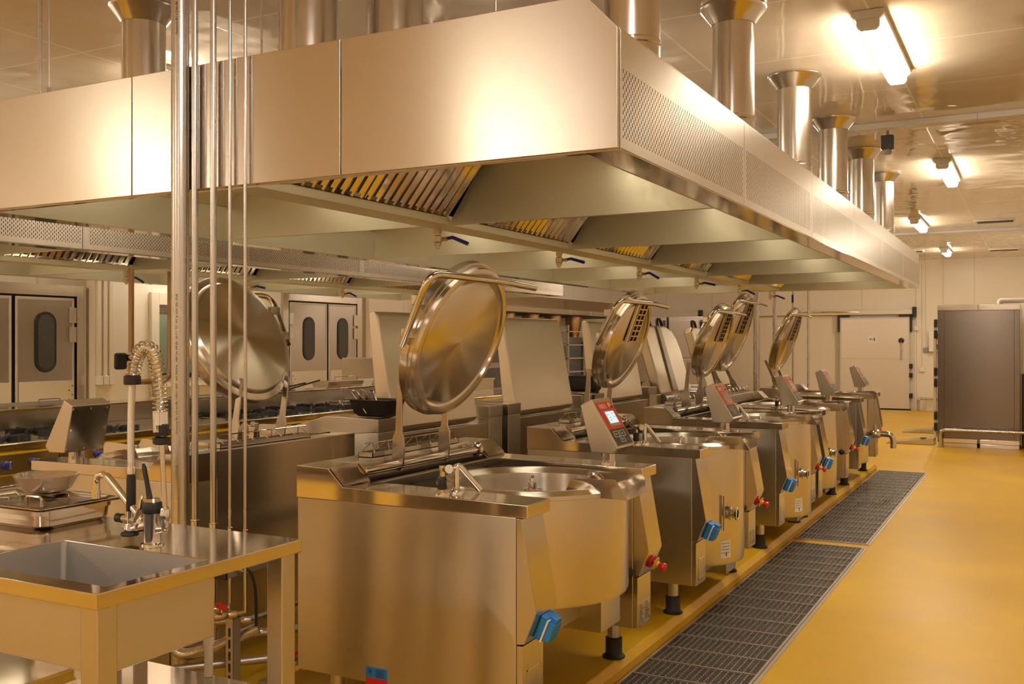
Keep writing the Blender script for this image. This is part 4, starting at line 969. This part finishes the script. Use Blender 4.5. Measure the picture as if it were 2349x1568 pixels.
MB().cyl((.5,.012,.6),(.5,.012,1.4),.012,10).build('handle', M['polish'], t)
MB().box(.49,.51,.012,.03,.62,.65).box(.49,.51,.012,.03,1.35,1.38).build('handle_mounts', M['polish'], t)

# ------------------------------------------------------------------ back wall: sliding cold room doors, cabinets, conduits
def slide(name, x0, x1, ztop, rail0, handle=True):
    o = D.objects.new(name, None); C.objects.link(o); o.location = (0,Y1,0); o['kind'] = 'structure'
    MB().box(x0-.10,x1+.10,-.03,0,0,ztop+.08).build('door_frame', M['grey2'], o); MB().box(x0-.02,x1+.02,-.05,-.03,0,.03).build('floor_gap', M['joint'], o)
    lf = MB().box(x0,x1,-.12,-.04,.03,ztop).build('door_leaf', M['lip2'], o, .006)
    e = MB(); t_ = .035
    for (a,b,c_,d) in ((x0,x0+t_,.03,ztop),(x1-t_,x1,.03,ztop),(x0+t_,x1-t_,ztop-t_,ztop),(x0+t_,x1-t_,.03,.03+t_),(x0+t_,x1-t_,1.12,1.145)): e.box(a,b,-.128,-.118,c_,d)
    e.build('edge_trim', M['lip'], lf, .002)
    MB().prism([(-.05,ztop+.05),(-.16,ztop+.05),(-.17,ztop+.07),(-.17,ztop+.14),(-.10,ztop+.19),(-.02,ztop+.20),(-.02,ztop+.05)],'x',rail0,x1+.10).build('top_rail', M['wall'], o, .003) if False else MB().box(rail0,x1+.06,-.16,-.02,ztop+.06,ztop+.17).build('top_rail', M['kick'], o, .01)
    MB().box(x1+.06,x1+.14,-.18,-.02,ztop-.0,ztop+.22).build('rail_end', M['black'], o, .01)
    b = MB()
    for x in (x0-.05,x1+.01): b.box(x,x+.04,-.13,-.04,ztop-.32,ztop+.06)
    b.box(x0-.03,x0+.2,-.13,-.05,ztop+.005,ztop+.055); b.box(x1-.22,x1+.04,-.13,-.05,ztop+.005,ztop+.055)
    b.build('hanger_bracket', M['black'], o, .004)
    for z in (.27,.72,.92): MB().box(x1-.01,x1+.06,-.14,-.03,z,z+.10).build('guide', M['black'], o, .01)
    if handle:
        h = MB().lathe([(0,0),(.055,0),(.06,.02),(.04,.05),(0,.055)],(x1-.17,-.12,1.53),(0,-1,0),18).build('handle_hub', M['black'], o)
        MB().cyl((x1-.17,-.165,1.50),(x1-.17,-.165,1.10),.013,10).build('handle_lever', M['steel'], h)
    return o
M['lip2'] = steel('cold_room_door_skin', col=(.72,.66,.60), rough=.45, brush=(3,3,3), bump=.02)
d3 = slide('door_3', -3.90, -2.43, 2.05, -6.3)
n_ = tag(MB().box(-.105,.105,-.003,0,-.085,.085).build('notice', M['paper'], None), 'white paper notice reading +4 on the cold room door', 'notice'); n_.location = (-3.20,Y1-.1205,1.56)
text('+4', .13, M['ink'], n_, frame((-.078,-.0035,-.045),(1,0,0),(0,0,1),(0,-1,0)))
slide('door_4', -8.80, -7.25, 2.05, -9.3, False)
M['cab'] = steel('grey_cabinet_steel', col=(.50,.45,.42), rough=.4, brush=(2,2,20), bump=.02)
for i,(x,w,l) in enumerate(((-7.75,.98,'left grey steel blast cabinet behind the pressure pans, blue display'),(-6.72,.75,'right grey steel cabinet with dark side seam, left of the vertical pipes'))):
    t = thing('blast_cabinet', l, 'cabinet', (x,19.6,0))
    MB().box(0,w,0,.9,.10,2.02).build('body', M['cab'], t, .006); MB().box(.03,w-.03,.05,.85,0,.10).build('plinth', M['dull'], t)
    MB().box(.03,w-.10,-.035,0,.2,1.15).build('door', M['cab'], t, .006); MB().box(.03,w-.10,-.035,0,1.18,1.95).build('upper_door', M['cab'], t, .006)
    MB().box(w-.08,w-.02,-.01,0,.2,1.95).build('side_seam', M['joint'], t)
    if i == 0: MB().box(w-.26,w-.12,-.05,-.035,1.38,1.54).build('display', M['navy'], t, .003)
# conduits and boxes to the right of the cold room door
for i,(x,z0) in enumerate(((-2.30,1.85),(-2.18,.95),(-2.10,1.38),(-1.76,1.5))):
    t = thing('cable_conduit', 'thin vertical conduit on the back wall, %s right of the cold room door' % ['first','second','third','fourth'][i], 'conduit', (x,Y1-.012,z0))
    MB().cyl((0,0,0),(0,0,ZC-z0),.012,8).build('tube', M['wall'], t)
    if i < 3: MB().box(-.05,.05,-.04,.01,-.10,0).build('outlet_box', [M['white'],M['white'],M['grey']][i], t, .004)
t = thing('control_box', 'white cold room control box with two dark displays on the back wall', 'control box', (-1.88,Y1-.0,1.32))
MB().box(-.16,.16,-.12,0,-.03,.40).build('box', M['white'], t, .008)
for z in (.02,.23): MB().box(-.03,.11,-.126,-.12,z,z+.11).build('display', M['dglass'], t, .002)
t = thing('wall_bumper', 'low steel tube guard rail along the back wall, right of the cold room door', 'guard rail', (-2.24,Y1-.22,0))
MB().tube(rpath([(0,0,0),(0,0,.27),(2.2,0,.27),(2.2,0,0)],.08,6),.028,14).build('tube', M['pipe'], t)
o = MB().box(-2.1,1.6,Y1-.10,Y1,0,.24).build('baseboard_back', M['wall'], None, .01, 'structure')

# far service pipes at the back end of the hood
for i,(x,r,l) in enumerate(((-3.07,.036,'left thick vertical pipe at the far end of the kettle hood'),(-2.84,.026,'second vertical pipe at the far end of the kettle hood'),(-2.62,.012,'third vertical pipe, thin, with blue valve at the far hood end'),(-2.44,.010,'rightmost thin vertical pipe at the far hood end'))):
    t = thing('service_pipe', l, 'pipe', (x,12.28,0)); MB().cyl((0,0,0),(0,0,ZC),r,16).build('pipe', M['pipe'], t)
    if i == 2: MB().box(-.012,.012,-.03,-.012,1.98,2.08).build('lever', M['navy'], t, .004)
tag(MB().cyl((-2.6,12.24,1.86),(-1.9,12.6,1.86),.011,8).build('supply_pipe', M['pipe'], None), 'thin horizontal pipe joining the far vertical pipes', 'pipe')

# ------------------------------------------------------------------ roll-in blast chiller at the right
t = thing('blast_chiller', 'big brown-grey steel roll-in chiller at the right edge', 'chiller', (-1.24,15.4,0))
M['chill'] = steel('chiller_skin', col=(.20,.17,.15), rough=.22, brush=(30,30,1.2), bump=.0, var=.0, aniso=.7)
MB().box(0,1.06,.02,2.9,.06,1.98).build('body', M['chill'], t, .004)
for (a,b) in ((0.004,.085),(.089,.985),(.989,1.056)): MB().box(a,b,.004,.02,.13,1.945).build('wall_panel', M['chill'], t, .003)
for (a,b) in ((0,.528),(.532,1.06)):
    MB().box(a,b,0,.03,1.95,2.03).build('top_trim', M['polish'], t, .004); MB().box(a+.02,b-.01,-.01,.03,0,.055).build('base_trim', M['polish'], t, .004); MB().box(a+.02,b-.01,-.004,.03,.058,.12).build('base_panel', M['polish'], t, .004)
MB().box(0,1.06,.03,2.9,1.98,2.03).build('roof', M['chill'], t)
dr = MB().box(-.055,-.015,.02,.11,.12,1.80).build('open_door', M['lip'], t, .004)
for z in (.22,.85,1.55):
    for q in (0,.16): MB().box(-.045,.0,-.02,.02,z+q,z+q+.12).build('hinge', M['black'], t, .012)
for i,(ya,yb) in enumerate(((.12,.55),(2.1,2.6))):
    r_ = MB().add([(-.72,ya,.004),(-.06,ya,.004),(-.06,ya,.095),(-.72,yb,.004),(-.06,yb,.004),(-.06,yb,.095)],[(0,1,2),(3,5,4),(0,3,4,1),(1,4,5,2),(0,2,5,3)]).build('loading_ramp', M['steel'], t, .002)
    MB().box(-.26,-.18,(ya+yb)/2-.06,(ya+yb)/2+.06,.078,.084).build('ramp_cutout', M['joint'], r_)
t = thing('bumper_rail', 'steel tube guard rail across the foot of the chiller', 'guard rail', (-1.19,15.28,0))
MB().tube(rpath([(0,0,0),(0,0,.25),(1.6,0,.25),(1.6,0,0)],.07,6),.024,14).build('tube', M['pipe'], t)
MB().lathe([(.024,0),(.045,0),(.045,.008),(.024,.01)],n=16).build('foot_flange', M['pipe'], t)
tag(MB().tube(rpath([(-.44,15.7,2.03),(-.44,15.7,2.09),(-.40,15.7,2.09),(1.2,15.7,2.09)],.03,5),.035,14).build('insulated_pipe', M['foam'], None), 'white foam insulated pipe on top of the chiller', 'pipe')
tag(MB().box(-1.15,.6,18.6,20.2,0,2.16).build('cold_store', M['kick'], None, .005), 'pale insulated box just showing above the chiller', 'cold store')
t = thing('dark_trolley', 'dark machine edge at the right border beside the chiller', 'machine', (-.165,15.6,0))
MB().box(0,.5,0,.6,.05,1.05).build('body', M['black'], t, .01); MB().box(.02,.48,.02,.58,0,.05).build('plinth', M['rubber'], t)

# ------------------------------------------------------------------ ceiling things
def lamp(label, x, y, ln=1.35, m='lamp', group=None):
    t = thing('ceiling_light', label, 'ceiling light', (x,y,ZC), 0, group)
    MB().prism([(-.085,0),(.085,0),(.085,-.03),(.06,-.052),(-.06,-.052),(-.085,-.03)],'y',-ln/2,ln/2).build('housing', M['grey2'], t, .006)
    MB().prism([(-.058,-.053),(.058,-.053),(.056,-.085),(.040,-.104),(-.040,-.104),(-.056,-.085)],'y',-ln/2+.05,ln/2-.03).build('diffuser', M[m], t, .004)
    MB().prism([(-.06,-.05),(.06,-.05),(.058,-.088),(.042,-.106),(-.042,-.106),(-.058,-.088)],'y',-ln/2,-ln/2+.05).build('end_cap', M['grey2'], t, .006)
    return t
lamp('nearest bright ceiling lamp over the aisle at upper right', -.80, 6.28)
lamp('second ceiling lamp over the aisle, beyond the hood ducts', -.80, 11.15)
lamp('third ceiling lamp, beyond the far end of the hood', -1.53, 15.85, 1.3)
lamp('farthest small ceiling lamp just before the back wall', -1.53, 20.9, 1.0)
hid = [(-.8,1.5,'lampn'),(-.8,-2.6,'lampn'),(-3.35,-1.6,'lampw'),(-8.1,-1.6,'lamp'),
       (-5.06,5.2,'lamp'),(-5.06,10.0,'lamp'),(-5.06,14.8,'lamp'),(-8.88,8.9,'lamp'),(-8.88,4.2,'lamp'),(-6.3,18.2,'lamp'),(.9,18.6,'lamp'),(-4.35,-2.3,'lamp')]
names = ['above and behind the camera at right','far behind the camera at right','behind the camera, facing the hood front','behind the camera, far left',
         'between the two hoods, near','between the two hoods, middle','between the two hoods, far','above the left wall by the window','above the left swing doors','before the far left canopy','far right corner of the room','behind the camera, between two others']
for (x,y,m_),nm in zip(hid,names): lamp('ceiling lamp '+nm, x, y, 1.35, m_, 'lamps outside the picture')
t = thing('cable_tray', 'long pale trunking across the ceiling, crossing behind the duct row', 'cable trunking', (-1.0,8.6,ZC))
MB().box(-5.5,2.6,-.06,.06,-.05,0).build('trunking', M['lip'], t, .004); MB().box(-.002+.6,.002+.6,-.061,.061,-.051,0).build('joint', M['grey'], t)
t = thing('ceiling_trunking', 'farther thin trunking across the ceiling beyond the fourth lamp', 'cable trunking', (0,17.4,ZC))
MB().box(-4,1.6,-.04,.04,-.04,0).build('trunking', M['lip'], t, .004)
for i,(x,y) in enumerate(((-.52,16.25),(-.53,21.35),(-2.2,20.9))):
    t = thing('ceiling_vent', ['nearer slotted ceiling vent right of the lamps','farther slotted ceiling vent before the back wall','small ceiling vent beside the far end of the hood'][i], 'vent', (x,y,ZC))
    MB().box(-.27,.27,-.16,.16,-.02,0).build('frame', M['grey2'], t, .004)
    f = MB()
    for k in range(9): f.box(-.24,.24,-.13+k*.03,-.118+k*.03,-.024,-.018)
    f.build('slats', M['dkgrey'], t)
t = thing('smoke_detector', 'small dark detector hanging from the ceiling past the ducts', 'detector', (-1.11,8.92,ZC))
MB().cyl((0,0,0),(0,0,-.04),.012,8).build('stem', M['grey'], t); MB().box(-.05,.05,-.03,.03,-.16,-.04).build('body', M['dkgrey'], t, .006)
MB().lathe([(0,-.20),(.03,-.20),(.036,-.18),(.03,-.16),(0,-.16)],n=14).build('sensor', M['grey'], t)

# ------------------------------------------------------------------ camera, view
cam = D.cameras.new('camera'); co = D.objects.new('camera', cam); C.objects.link(co)
cam.sensor_width = 36; cam.lens = 36*2259/2349; cam.clip_start = .05; cam.clip_end = 100
co.location = (0,0,1.5); co.rotation_euler = (PI/2,0,math.atan(1199.5/2259))
sc = bpy.context.scene; sc.camera = co
w = D.worlds.new('world'); sc.world = w; w.use_nodes = True; w.node_tree.nodes['Background'].inputs[0].default_value = (.02,.016,.012,1)
vs_ = sc.view_settings; vs_.view_transform = 'Standard'; vs_.look = 'None'; vs_.gamma = 1; vs_.exposure = 0.24; vs_.use_curve_mapping = False
sc.cycles.use_denoising = True
sc.cycles.max_bounces = 10; sc.cycles.glossy_bounces = 8; sc.cycles.diffuse_bounces = 5; sc.cycles.sample_clamp_indirect = 6
sc.cycles.caustics_reflective = True
